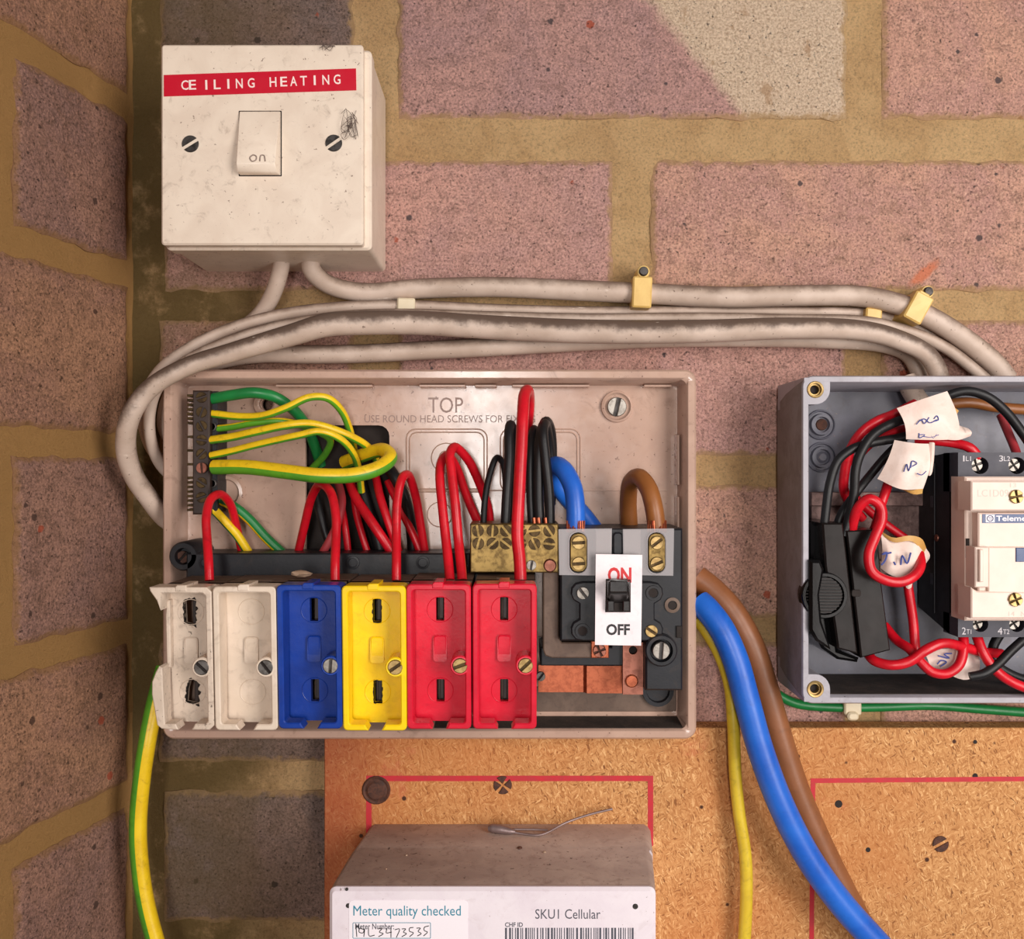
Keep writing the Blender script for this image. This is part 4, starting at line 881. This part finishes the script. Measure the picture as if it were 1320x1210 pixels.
# ---------------------------------------------------------------- grey enclosure
hE = 42
ge = empty('grey_enclosure', 'open grey plastic junction enclosure holding a contactor at the right edge', 'enclosure', (X(1250, hE), Z(695, hE), 0))
EX0, EX1, EZ0, EZ1 = X(1034, hE), X(1490, hE), Z(907, hE), Z(484, hE); tE = S(9, hE)
bm = bm_(); o_ = rr(EX0, EZ0, EX1, EZ1, 4.5, 6); i_ = rr(EX0+tE, EZ0+tE, EX1-tE, EZ1-tE, 2.0, 6); bk = rr(EX0+1, EZ0+1, EX1-1, EZ1-1, 8, 6)
loops = [[bm.verts.new(V(x, z, h)) for x, z in pts] for pts, h in ((offset(bk, 5), 0), (bk, 2.5), (o_, hE-.8), (offset(o_, .5), hE), (offset(o_, tE-.4), hE), (i_, hE-.6), (offset(i_, .6), 3.2))]
for a, c in zip(loops, loops[1:]):
    for i in range(len(a)): bm.faces.new((a[i], a[(i+1) % len(a)], c[(i+1) % len(a)], c[i]))
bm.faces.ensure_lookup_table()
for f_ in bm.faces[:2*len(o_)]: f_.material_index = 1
obj('enclosure_wall', bm, ['grey_rim', 'grey_side_shaded'], ge, 40)
bm = bm_(); plate(bm, offset(i_, .2), [], .5, 3); obj('enclosure_floor', bm, 'grey_in', ge, 30)
for py, sgn in ((502, 1), (888, -1)):      # corner pillars with brass inserts
    cx, cz = X(1051, hE), Z(py, hE); s = S(22, hE); q = []
    ex, ez = EX0+tE*.3, (EZ1-tE*.3 if sgn > 0 else EZ0+tE*.3)
    q = [(ex, ez), (cx+S(19, hE), ez)]+[(cx+S(19, hE)*math.cos(t), cz-sgn*S(19, hE)*math.sin(t)) for t in [i*PI/2/6 for i in range(7)]][0:]+[(ex, cz-sgn*S(19, hE))]
    bm = bm_(); plate(bm, q, [circ(cx, cz, S(9.5, hE), 20)], 4, hE-.05); obj('corner_pillar', bm, 'grey_rim', ge, 30)
    bm = bm_(); lathe(bm, cx, cz, [(S(10, hE), 36), (S(11, hE), hE+.1), (S(10.2, hE), hE+.5), (S(8, hE), hE+.3), (S(7.4, hE), hE-1), (S(6, hE), hE-1), (S(5.6, hE), hE-7), (0, hE-7)], 24); obj('brass_insert', bm, 'screw_brass', ge)
    bm = bm_(); lathe(bm, cx, cz, [(S(5.4, hE), hE-3.2), (0, hE-3)], 14); obj('insert_bore', bm, 'hole', ge)
for px, py, dk in ((1060, 547, True), (1061, 589, False)):    # moulded fixing bosses on the floor
    cx, cz = X(px, 6), Z(py, 6)
    bm = bm_(); lathe(bm, cx, cz, [(S(20, 6), 2.8), (S(19, 6), 4.2), (S(17.5, 6), 4.4), (S(16.5, 6), 3.4), (S(14.5, 6), 3.4), (S(13.5, 6), 5.8), (S(10, 6), 6), (S(9, 6), 4.2), (0, 4.2)], 28); obj('fixing_boss', bm, 'grey_in', ge)
    bm = bm_(); lathe(bm, cx+.3, cz, [(S(8, 6), 4.1), (S(7 if dk else 6, 6), 4.8), (S(4.5, 6), 5.2 if not dk else 4.6), (0, 5.2 if not dk else 4.5)], 18); obj('boss_centre', bm, 'rust' if dk else 'grey_in', ge)
obj('moulded_step', tube(bm_(), [(X(1046, 3), Z(500, 3), 4), (X(1200, 3), Z(500, 3), 4), (X(1480, 3), Z(498, 3), 4)], .7, 6, 4), 'grey_in', ge, 60)
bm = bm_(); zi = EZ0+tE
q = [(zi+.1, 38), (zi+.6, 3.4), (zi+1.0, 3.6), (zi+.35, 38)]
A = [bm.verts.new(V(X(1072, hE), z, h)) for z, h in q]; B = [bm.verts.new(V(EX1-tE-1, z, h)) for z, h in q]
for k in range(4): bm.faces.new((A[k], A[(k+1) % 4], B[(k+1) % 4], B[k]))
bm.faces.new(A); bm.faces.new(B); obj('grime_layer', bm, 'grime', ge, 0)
# mounting rail
rl = empty('mounting_rail', 'dusty steel mounting rail behind the contactor', 'rail', (X(1150, 8), Z(685, 8), 3))
bm = bm_(); pbox(bm, 1046, 640, 1490, 734, 3, 6, .2); obj('rail_web', bm, 'rail', rl)
bm = bm_(); pbox(bm, 1046, 634, 1490, 652, 6, 10, .3); obj('rail_flange', bm, 'rail', rl)
bm = bm_(); pbox(bm, 1046, 722, 1490, 740, 6, 10, .3); obj('rail_flange', bm, 'rail', rl)

# ---------------------------------------------------------------- contactor
hC = 43
ct = empty('contactor', 'ivory and charcoal contactor relay inside the grey enclosure', 'contactor', (X(1310, hC), Z(700, hC), 3))
cx0, cx1 = X(1235, hC), X(1384, hC)
bm = bm_(); prism(bm, [(cx0+1.2, Z(803, hC)), (cx1-1, Z(803, hC)), (cx1-1, Z(590, hC)), (cx0+1.2, Z(590, hC))], 10, 35, .4); obj('contactor_body', bm, 'con_side', ct)
def taper(bm, fr_, bk_, h0, h1):
    a = [bm.verts.new(V(x, z, h0)) for x, z in bk_]; b = [bm.verts.new(V(x, z, h1)) for x, z in fr_]; n = len(a)
    for i in range(n): bm.faces.new((a[i], a[(i+1) % n], b[(i+1) % n], b[i]))
    bm.faces.new(a[::-1]); bm.faces.new(b); return bm
bm = bm_(); za, zb_ = Z(821, hC), Z(583, hC); taper(bm, [(cx0, za), (cx1, za), (cx1, zb_), (cx0, zb_)], [(cx0, za+7), (cx1, za+7), (cx1, zb_-2), (cx0, zb_-2)], 6, 35.5); obj('side_shell', bm, 'con_side', ct)
bm = bm_(); plate(bm, XZ([(1235, 634), (1384, 634), (1384, 583), (1235, 583)], hC), [circ(X(a, hC), Z(600, hC), S(11, hC), 20) for a in (1263.5, 1311, 1358)], 30, hC); obj('terminal_strip', bm, 'con_dark', ct)
bm = bm_(); plate(bm, XZ([(1235, 821), (1384, 821), (1384, 794), (1235, 794)], hC), [circ(X(a, hC), Z(804.5, hC), S(10, hC), 20) for a in (1264, 1311, 1358)], 30, hC); obj('terminal_strip', bm, 'con_dark', ct)
for y in (600, 804):
    for a in (1262, 1310, 1356):
        bm = bm_(); lathe(bm, X(a+1.5, 37), Z(y, 37), [(S(12, 37), 36.5), (S(12, 37), 41), (S(11.5, 37), 41), (S(11, 37), 37), (0, 37)], 20); obj('terminal_well', bm, 'hole', ct)
        screw(a-3.5, y-1, 8.5, 41.5, .3+a*.3, 'screw_bright', ct, True, 'terminal_screw')
for y0, y1 in ((600, 606), (640, 655), (742, 757)):
    bm = bm_(); bx0 = X(1235, hC)
    a = [V(bx0-.25, Z(y0, 30), 18), V(bx0-.25, Z(y1, 30), 18), V(bx0-.25, Z(y1, 30), 21), V(bx0-.25, Z(y0, 30), 21)]
    vv = [bm.verts.new(p) for p in a]+[bm.verts.new(p+Vector((.0006, 0, 0))) for p in a]
    for f_ in ((0, 1, 2, 3), (7, 6, 5, 4), (0, 4, 5, 1), (1, 5, 6, 2), (2, 6, 7, 3), (3, 7, 4, 0)): bm.faces.new([vv[i] for i in f_])
    obj('side_slot', bm, 'con_dark', ct)
bm = bm_(); bx0 = X(1235, hC); lathe(bm, 0, 0, [(1.6, 0), (1.5, .5), (0, .6)], 14)
bmesh.ops.rotate(bm, cent=(0, 0, 0), matrix=Matrix.Rotation(-PI/2, 3, 'Z'), verts=bm.verts); bmesh.ops.translate(bm, vec=V(bx0, Z(693, 24), 24), verts=bm.verts); obj('side_rivet', bm, 'copper_dull', ct)
# side ridge
obj('side_ridge', tube(bm_(), [(bx0-.1, Z(597, 22), 22), (bx0-.1, Z(790, 22), 22)], .35, 6, 4), 'con_side', ct, 60)
# ivory front: stepped blocks
bm = bm_(); prism(bm, XZ([(1235, 797), (1382, 797), (1382, 614), (1235, 614)], hC+1), 38, hC+7, .6); obj('front_body', bm, 'con_white', ct)
bm = bm_(); prism(bm, XZ([(1252, 658), (1372, 658), (1372, 620), (1252, 620)], 57), 46, 57, .5); ub = obj('upper_block', bm, 'con_white', ct)
bm = bm_(); prism(bm, XZ([(1252, 797), (1372, 797), (1372, 764), (1260, 762), (1252, 757)], 57), 46, 57, .5); lbk = obj('lower_block', bm, 'con_white', ct)
bm = bm_(); prism(bm, XZ([(1261, 766), (1370, 766), (1370, 661), (1261, 661)], 55), 46, 55, .5); mb = obj('middle_panel', bm, 'con_white', ct)
bm = bm_(); prism(bm, XZ([(1274, 766), (1370, 766), (1370, 705), (1274, 705)], 56.5), 54, 56.5, .4); obj('flap', bm, 'con_white', ct)
bm = bm_(); pbox(bm, 1257, 705, 1275, 757, 50, 57.5, .4); pbox(bm, 1263, 708, 1268, 750, 57, 59, .3); obj('slide_catch', bm, 'con_white', ct)
bm = bm_(); pbox(bm, 1310, 706, 1342, 724, 55, 57.0, .2); obj('window', bm, 'con_blue', ct)
bm = bm_(); bx2 = X(1236, 47)
pbox(bm, 1246, 694, 1250, 719, 46, hC+7.5, .2); obj('catch_slot', bm, 'hole', ct)
bm = bm_(); prism(bm, XZ([(1266, 674), (1366, 674), (1366, 662.5), (1266, 662.5)], 55), 54.5, 55.2); st = obj('maker_sticker', bm, 'con_blue', ct)
bm = bm_(); prism(bm, XZ([(1270.5, 673), (1282, 673), (1282, 663), (1270.5, 663)], 55.2), 55, 55.32); obj('logo_panel', bm, 'label_white', st)
pts = [(x, z, 55.4) for x, z in circ(X(1276.3, 55.3), Z(668, 55.3), S(3.8, 55), 18)]; pts.append(pts[0])
bm = bm_(); tube(bm, pts, .16, 5, 1); text_bm([('TE', 1274, 666, 1278.8, 670.2)], 55.35, .05, bm); obj('logo_mark', bm, 'con_blue', st)
lettering([('Telemecanique', 1284, 664.5, 1362, 673.5, 0, .015)], 55.2, 'label_white', st, .05)
lettering([('LC1D09', 1260, 631, 1300, 640)], 57, 'con_print', ub, .05); lettering([('13', 1302, 622.5, 1310, 628)], 57, 'con_print', ub, .05)
lettering([('14', 1300, 788, 1308, 794), ('NO', 1316, 788, 1330, 794)], 57, 'con_print', lbk, .05)
lettering([('1', 1241.5, 587, 1243.2, 594.5), ('L1', 1245, 588, 1251.5, 594), ('3', 1288, 587, 1293, 594.5), ('L2', 1294, 588, 1302, 594)], hC, 'con_legend', ct, .05)
lettering([('2', 1240, 808.5, 1245, 817.5), ('T1', 1246, 811, 1252, 817), ('4', 1286, 808.5, 1292, 817.5), ('T2', 1293, 811, 1301, 817)], hC, 'con_legend', ct, .05)
screw(1311, 640, 9, 58, .2, 'screw_brass', ct, True, 'cover_screw'); screw(1310, 773, 9, 58, .4, 'screw_brass', ct, True, 'cover_screw')

# ---------------------------------------------------------------- black switch module at the left of the enclosure
mo = empty('switch_module', 'glossy black plastic module with ribbed thumbwheel, left in the grey enclosure', 'switch module', (X(1095, 38), Z(760, 38), 3))
bm = bm_(); prism(bm, XZ([(1046, 674), (1062, 674), (1064, 730), (1080, 838), (1108, 848), (1106, 854), (1080, 850), (1060, 836), (1047, 812)], 34), 5, 34, 1.2); obj('back_shell', bm, 'gloss_black', mo, 30)
bm = bm_(); prism(bm, XZ([(1060, 674), (1087, 674), (1106, 843), (1080, 836), (1076, 806), (1064, 730)], 41), 5, 41, .7); obj('front_shell', bm, 'module_brown', mo, 30)
bm = bm_(); prism(bm, XZ([(1091, 684), (1131, 682), (1137, 755), (1148, 838), (1110, 848)], 39), 5, 39, .6); obj('side_cover', bm, 'module_brown', mo, 30)
bm = bm_(); pbox(bm, 1098, 760, 1110, 769, 38, 39.5, .2, 3); obj('cover_slot', bm, 'hole', mo)
cx, cz = X(1062, 42), Z(767, 42)
bm = bm_(); lathe(bm, cx, cz, [(S(30, 42), 38), (S(30, 42), 42.5), (S(28.5, 42), 43.4), (S(25, 42), 43.4), (S(23.5, 42), 42), (0, 42)], 36); obj('wheel_ring', bm, 'gloss_black', mo)
bm = bm_(); prism(bm, XZ([(1044, 722), (1058, 722), (1063, 734), (1057, 767), (1060, 801), (1072, 838), (1052, 826), (1044, 812)], 45), 30, 45, 1.2); obj('wheel_cover', bm, 'gloss_black', mo, 30)
bm = bm_(); r0 = S(23.5, 42)
for k in range(12):
    u = -r0+r0*2*(k+.5)/12; hh = math.sqrt(max(0, r0*r0-u*u))
    box(bm, cx-hh, cx+hh, cz+u-.35, cz+u+.35, 41.5, 42.7, .15)
obj('thumbwheel', bm, 'wheel', mo)

# ---------------------------------------------------------------- wires in the enclosure
Q = 'wires inside the grey enclosure'
wire('red_wire', [(1180, 520, 28), (1152, 534, 30), (1130, 543, 31), (1110, 558, 30), (1096, 580, 27), (1089, 608, 24), (1088, 632, 21), (1098, 652, 18), (1112, 668, 15)], 6.2, 'w_red', 'red wire arcing from the upper paper tag down to the black module', 'wire', Q)
wire('red_wire', [(1190, 548, 26), (1156, 555, 26), (1130, 566, 26), (1112, 582, 24), (1098, 600, 22)], 5.4, 'w_red', 'short red wire between the two black arcs, behind the upper tag', 'wire', Q)
wire('black_wire', [(1062, 685, 36), (1065, 655, 36), (1070, 622, 36), (1080, 594, 36), (1098, 579, 36), (1122, 571, 35), (1160, 564, 32), (1185, 556, 30)], 5.8, 'w_black', 'black wire forming the leftmost arc in the grey enclosure', 'wire', Q)
wire('black_wire', [(1088, 690, 36), (1096, 662, 37), (1101, 635, 38), (1103, 605, 39), (1110, 583, 39), (1126, 560, 38), (1150, 546, 36), (1176, 536, 34)], 6, 'w_black', 'black wire curving up in front to the upper paper tag', 'wire', Q)
wire('black_wire', [(1076, 690, 30), (1084, 664, 30), (1100, 640, 29), (1122, 612, 28), (1144, 586, 28), (1165, 566, 26)], 5.6, 'w_black', 'straight black wire slanting up to the lower paper tag', 'wire', Q)
wire('red_wire', [(1097, 695, 34), (1100, 672, 38), (1108, 652, 41), (1121, 643, 43), (1134, 651, 44), (1137, 668, 44), (1128, 692, 45), (1120, 715, 46), (1124, 736, 47), (1140, 747, 48), (1160, 750, 48), (1177, 743, 47), (1186, 730, 44), (1185, 714, 38)], 6.6, 'w_red', 'red wire winding in a big loop around the crumpled tag', 'wire', Q, 14)
wire('red_wire', [(1148, 612, 30), (1142, 632, 33), (1136, 650, 34), (1132, 668, 33), (1124, 690, 30)], 6, 'w_red', 'red wire coming straight down from the lower paper tag', 'wire', Q)
wire('red_wire', [(1102, 640, 16), (1122, 660, 18), (1145, 678, 20), (1170, 696, 22)], 5.4, 'w_red', 'red wire slanting behind the loop towards the crumpled tag', 'wire', Q)
wire('red_wire', [(1168, 735, 32), (1172, 765, 33), (1177, 800, 33), (1180, 835, 34), (1182, 852, 34)], 6, 'w_red', 'straight red wire hanging below the crumpled tag', 'wire', Q)
wire('red_wire', [(1118, 842, 32), (1128, 852, 38), (1150, 857, 42), (1173, 852, 43), (1193, 838, 44), (1215, 829, 43), (1240, 833, 40), (1265, 840, 36), (1290, 842, 30)], 6.4, 'w_red', 'red wire waving from the module foot past the contactor terminals', 'wire', Q)
wire('red_wire', [(1241, 812, 36), (1242, 835, 40), (1236, 857, 42), (1220, 868, 42), (1202, 866, 41), (1187, 853, 39), (1172, 836, 36), (1156, 825, 30), (1140, 806, 24)], 6.2, 'w_red', 'red wire looping under the left contactor terminal', 'wire', Q)
wire('red_wire', [(1257, 812, 36), (1266, 838, 40), (1282, 862, 42), (1303, 878, 42), (1335, 890, 42), (1380, 896, 40)], 6.4, 'w_red', 'red wire trailing right below the contactor', 'wire', Q)
wire('black_wire', [(1250, 872, 42), (1268, 868, 43), (1286, 856, 43), (1304, 838, 42), (1326, 820, 40), (1350, 812, 36)], 5.8, 'w_black', 'black wire rising right below the contactor', 'wire', Q)
wire('black_wire', [(1290, 815, 28), (1280, 835, 28), (1284, 855, 28), (1310, 872, 28), (1345, 880, 28)], 6, 'w_black', 'black wire hooped behind the lower right terminals', 'wire', Q)
wire('black_wire', [(1205, 522, 30), (1222, 510, 34), (1246, 504, 36), (1272, 511, 37), (1294, 528, 37), (1318, 558, 36), (1345, 600, 34)], 6, 'w_black', 'black wire arching right from the upper paper tag', 'wire', Q)
wire('red_wire', [(1180, 566, 30), (1205, 568, 34), (1230, 571, 37), (1250, 577, 40), (1262, 590, 40)], 6.2, 'w_red', 'red wire entering the top left contactor terminal', 'wire', Q)
wire('red_wire', [(1290, 535, 24), (1299, 556, 28), (1309, 580, 34), (1312, 592, 38)], 5.4, 'w_red_dull', 'dull red wire dropping to the second contactor terminal', 'wire', Q)
wire('earth_wire', [(1220, 521, 14), (1250, 519, 14), (1280, 524, 14), (1310, 527, 14), (1360, 530, 14)], 7, 'w_brown', 'brown wire lying behind the black arch', 'wire', Q)
wire('sheathed_cable', [(1168, 487, 9), (1176, 505, 11), (1190, 524, 13), (1215, 545, 13)], 13, 'cable', 'grey cable end showing inside the enclosure behind the upper tag', 'cable', 'grey sheathed cables', 14)
# paper tags
def sheet(name, top, bot, mat, parent, nu=14, nv=6, thick=.18, bulge=0, curl=0):
    T = spline(P3(top), 6); Bt = spline(P3(bot), 6); bm = bm_(); G_ = []
    for i in range(nu+1):
        a = T[round(i/nu*(len(T)-1))]; b = Bt[round(i/nu*(len(Bt)-1))]; row = []
        for j in range(nv+1):
            v = j/nv; p = a.lerp(b, v); p.z += bulge*math.sin(PI*v)+curl*math.sin(i*.9)*math.sin(PI*v)
            row.append(bm.verts.new(V(*p)))
        G_.append(row)
    for i in range(nu):
        for j in range(nv): bm.faces.new((G_[i][j], G_[i][j+1], G_[i+1][j+1], G_[i+1][j]))
    bmesh.ops.recalc_face_normals(bm, faces=bm.faces)
    bmesh.ops.solidify(bm, geom=bm.faces[:], thickness=thick*.001)
    return obj(name, bm, mat, parent, 60)
tg = empty('paper_tag', 'upper white paper tape tag with blue handwriting, wrapped round the wires', 'wire tag', (X(1195, 40), Z(540, 40), 38), 'handwritten paper wire tags')
sheet('tape', [(1156, 526, 40), (1190, 514, 42), (1221, 504, 41)], [(1168, 566, 40), (1205, 567, 41), (1238, 566, 39)], 'paper', tg, bulge=3)
sheet('tape_end', [(1221, 534, 38), (1232, 546, 39), (1248, 552, 39)], [(1215, 566, 40), (1235, 567, 41), (1251, 562, 41)], 'paper', tg, bulge=2)
sheet('glue_side', [(1218, 516, 37), (1226, 522, 37), (1236, 529, 36)], [(1222, 537, 37), (1228, 535, 37), (1234, 533, 36)], 'glue', tg, 6, 3)
strokes([[(1180, 547), (1186, 541), (1190, 546), (1196, 538)], [(1183, 543), (1190, 540), (1197, 545), (1206, 541)], [(1202, 540), (1206, 536), (1208, 541), (1203, 543)], [(1186, 558), (1188, 564), (1194, 560), (1186, 560)], [(1192, 562), (1202, 563), (1212, 560)], [(1200, 559), (1206, 564), (1209, 559)]], 43.4, .22, 'pen', tg, hf=lambda a, b: 1.2-max(0, b-545)*.17)
tg = empty('paper_tag', 'lower white paper tape tag hanging below the upper one', 'wire tag', (X(1165, 40), Z(598, 40), 38), 'handwritten paper wire tags')
sheet('tape', [(1153, 567, 39), (1178, 571, 43), (1203, 572, 40)], [(1131, 617, 39), (1160, 630, 44), (1190, 630, 40)], 'paper', tg, bulge=2)
sheet('tape_end', [(1198, 570, 41), (1203, 570, 42), (1205, 571, 41)], [(1195, 612, 41), (1199, 613, 42), (1202, 608, 41)], 'paper', tg, 8, 5, bulge=.5)
sheet('glue_side', [(1150, 624, 40), (1172, 632, 42), (1190, 628, 40)], [(1158, 629, 39), (1178, 637, 41), (1189, 636, 39)], 'glue', tg, 8, 3)
strokes([[(1165, 608), (1169, 598), (1171, 607), (1175, 595)], [(1174, 603), (1176, 594), (1182, 597), (1176, 601)], [(1182, 610), (1188, 612), (1194, 607)]], 45.6, .22, 'pen', tg)
tg = empty('paper_tag', 'crumpled paper tag with blue letters inside the big red loop', 'wire tag', (X(1165, 36), Z(720, 36), 34), 'handwritten paper wire tags')
sheet('tape', [(1135, 686, 36), (1150, 698, 39), (1170, 697, 40), (1186, 695, 38), (1193, 706, 36)], [(1135, 732, 38), (1148, 741, 41), (1165, 745, 42), (1180, 742, 40), (1198, 720, 36)], 'paper', tg, bulge=2, curl=1.1)
sheet('glue_side', [(1136, 685, 37), (1152, 693, 40), (1172, 690, 41), (1188, 694, 40), (1194, 706, 38)], [(1140, 692, 37.5), (1153, 699, 40.5), (1172, 697, 41.5), (1182, 702, 40.5), (1188, 718, 38.5)], 'glue', tg, 14, 3)
sheet('tape_tail', [(1166, 744, 41), (1172, 745, 42), (1178, 742, 41)], [(1168, 757, 38), (1171, 759, 38), (1175, 757, 38)], 'paper', tg, 6, 3)
strokes([[(1136, 728), (1141, 722), (1143, 712), (1137, 714), (1149, 712)], [(1152, 724), (1154, 728)], [(1161, 728), (1163, 716), (1169, 726), (1174, 712)]], 44.0, .4, 'pen', tg)
tg = empty('paper_tag', 'small paper tag low in the enclosure under the wavy red wire', 'wire tag', (X(1220, 34), Z(852, 34), 30), 'handwritten paper wire tags')
sheet('tape', [(1192, 842, 34), (1215, 836, 36), (1240, 838, 35), (1262, 845, 33)], [(1198, 862, 34), (1220, 868, 36), (1242, 876, 35), (1260, 872, 33)], 'paper', tg, bulge=1.5)
strokes([[(1208, 856), (1213, 851), (1220, 853), (1212, 859)], [(1209, 845), (1224, 848), (1217, 843), (1227, 842)]], 38.2, .3, 'pen', tg)

# ---------------------------------------------------------------- meter communications unit
hK = 72
mt = empty('meter_unit', 'white meter communications unit with dusty top and printed stickers', 'meter unit', (X(640, hK), -200, hB))
bm = bm_()
zt = Z(1062, hB)
lv = [(hB, -65, 62.6, 0), (37, -68, 59.8, 0), (38, -68.6, 59.4, .5), (66, -70.4, 56.2, .6), (71, -70.6, 55.7, 1.6)]
lo_ = []
for h, xa, xe, dz in lv:
    z = zt-dz; c = 3 if h < 60 else 2.5
    lo_.append([bm.verts.new(V(x, zz, h)) for x, zz in ((xa, -330), (xa, z-c), (xa+c*.4, z-c*.4), (xa+c, z), (xe-c, z), (xe-c*.4, z-c*.4), (xe, z-c), (xe, -330))])
for a, c in zip(lo_, lo_[1:]):
    for i in range(8):
        f_ = bm.faces.new((a[i], a[(i+1) % 8], c[(i+1) % 8], c[i]))
bm.faces.new(lo_[0][::-1]); bm.faces.new(lo_[-1])
for f_ in bm.faces:
    cz_ = f_.calc_center_median(); n_ = f_.normal
bm.normal_update()
for f_ in bm.faces: f_.material_index = 1 if abs(f_.normal.z) > .5 else 0
obj('housing', bm, ['meter_white', 'meter_dust'], mt, 40)
bm = bm_(); prism(bm, rr(-70.6, -330, 55.6, zt-1.2, 2.5), 70.5, hK+.6, 1.2); obj('front_cover', bm, 'meter_white', mt)
hK2 = hK+.6
bm = bm_(); prism(bm, prr(450, 1160, 603, 1300, hK2, 6), hK2-.1, hK2+.12); stk = obj('sticker', bm, 'sticker', mt, label='white sticker headed Meter quality checked')
h3 = hK2+.12
lettering([('Meter quality checked', 455.5, 1167, 594, 1184)], h3, 'teal', stk, .05)
lettering([('Meter Number:', 458, 1190, 508, 1197.5, 0, .01)], h3, 'grey_print', stk, .05)
pts = [(x, z, h3+.05) for x, z in prr(455, 1189, 555, 1209, h3, 1)]; pts.append(pts[0]); bm = bm_(); tube(bm, pts, .12, 4, 1)
obj('number_frame', bm, 'teal', stk, 60)
strokes([[(459, 1194), (460, 1207)], [(469, 1198), (464, 1196), (463, 1201), (468, 1202), (470, 1197), (469, 1207)], [(475, 1195), (476, 1206), (483, 1205)], [(487, 1197), (493, 1196), (489, 1201), (494, 1203), (488, 1207)], [(499, 1196), (498, 1202), (505, 1201)], [(504, 1195), (504, 1208)], [(509, 1198), (515, 1197), (511, 1208)], [(518, 1197), (523, 1197), (520, 1201), (524, 1203), (518, 1207)], [(533, 1195), (528, 1196), (528, 1200), (533, 1202), (528, 1207)], [(537, 1196), (542, 1196), (539, 1200), (543, 1203), (538, 1206)], [(553, 1193), (547, 1195), (547, 1199), (551, 1201), (546, 1206)]], h3, .17, 'black_print', stk)
bm = bm_(); prism(bm, prr(455, 1211, 555, 1230, h3, 1), h3-.05, h3+.06); obj('number_frame', bm, 'sticker', stk)
lettering([('SKU1 Cellular', 690, 1171.5, 774, 1184)], hK2, 'grey_print', mt, .05)
lettering([('CHF ID', 651, 1188.5, 674, 1194.5, 0, .02)], hK2, 'grey_print', mt, .05)
bm = bm_(); x = 651.0; random.seed(11)
while x < 816:
    wd = random.choice((1.2, 1.2, 1.8, 2.6)); prism(bm, XZ([(x, 1240), (x+wd, 1240), (x+wd, 1195.5), (x, 1195.5)], hK2), hK2-.1, hK2+.06); x += wd+random.choice((1.2, 1.3, 1.9, 2.6))
obj('barcode', bm, 'grey_print', mt, 0)
for a, b, r in ((819, 1168, 3.6), (449, 1167, 3.2), (447, 1146, 2)):
    bm = bm_(); lathe(bm, X(a, hK2), Z(b, hK2), [(S(r, hK2), hK2-.2), (S(r, hK2), hK2+.1), (0, hK2+.05)], 14); obj('vent_hole', bm, 'screw_dark', mt)
random.seed(5)
for a, h_, r in ((524, 45, .55), (702, 42, .8), (670, 38, 1.2), (498, 58, .5)):
    bm = bm_(); bmesh.ops.create_icosphere(bm, subdivisions=1, radius=r*.001)
    for v in bm.verts: v.co.z *= .5; v.co += V(X(a, h_), zt-.3+r*.3, h_)
    obj('grit', bm, 'crumb' if a != 670 else 'rust', mt, 60)
sl = empty('wire_seal', 'grey wire seal lying on top of the meter unit', 'wire seal', (X(650, 24), zt, 24))
zz = zt
bm = bm_(); tube(bm, [(X(629, 22), zz+2.0, 22), (X(634, 22), zz+2.1, 22), (X(645, 22), zz+2.0, 23), (X(658, 22), zz+1.5, 24), (X(664, 22), zz+1.2, 24)], [1.2, 1.9, 2.0, 1.4, .8], 12, 4); obj('seal_body', bm, 'lead', sl, 60)
obj('seal_wire', tube(bm_(), [(X(655, 22), zz+1.6, 24), (X(676, 22), zz+.7, 25), (X(697, 22), zz+.8, 26), (X(730, 22), zz+3.8, 20), (X(760, 20), zz+6.2, 17), (X(790, 17), zz+8.0, 15)], .55, 8, 6), 'lead', sl, 60)
obj('seal_wire', tube(bm_(), [(X(660, 22), zz+1.6, 22), (X(690, 22), zz+1.5, 22), (X(706, 22), zz+1.7, 23)], .5, 8, 6), 'lead', sl, 60)
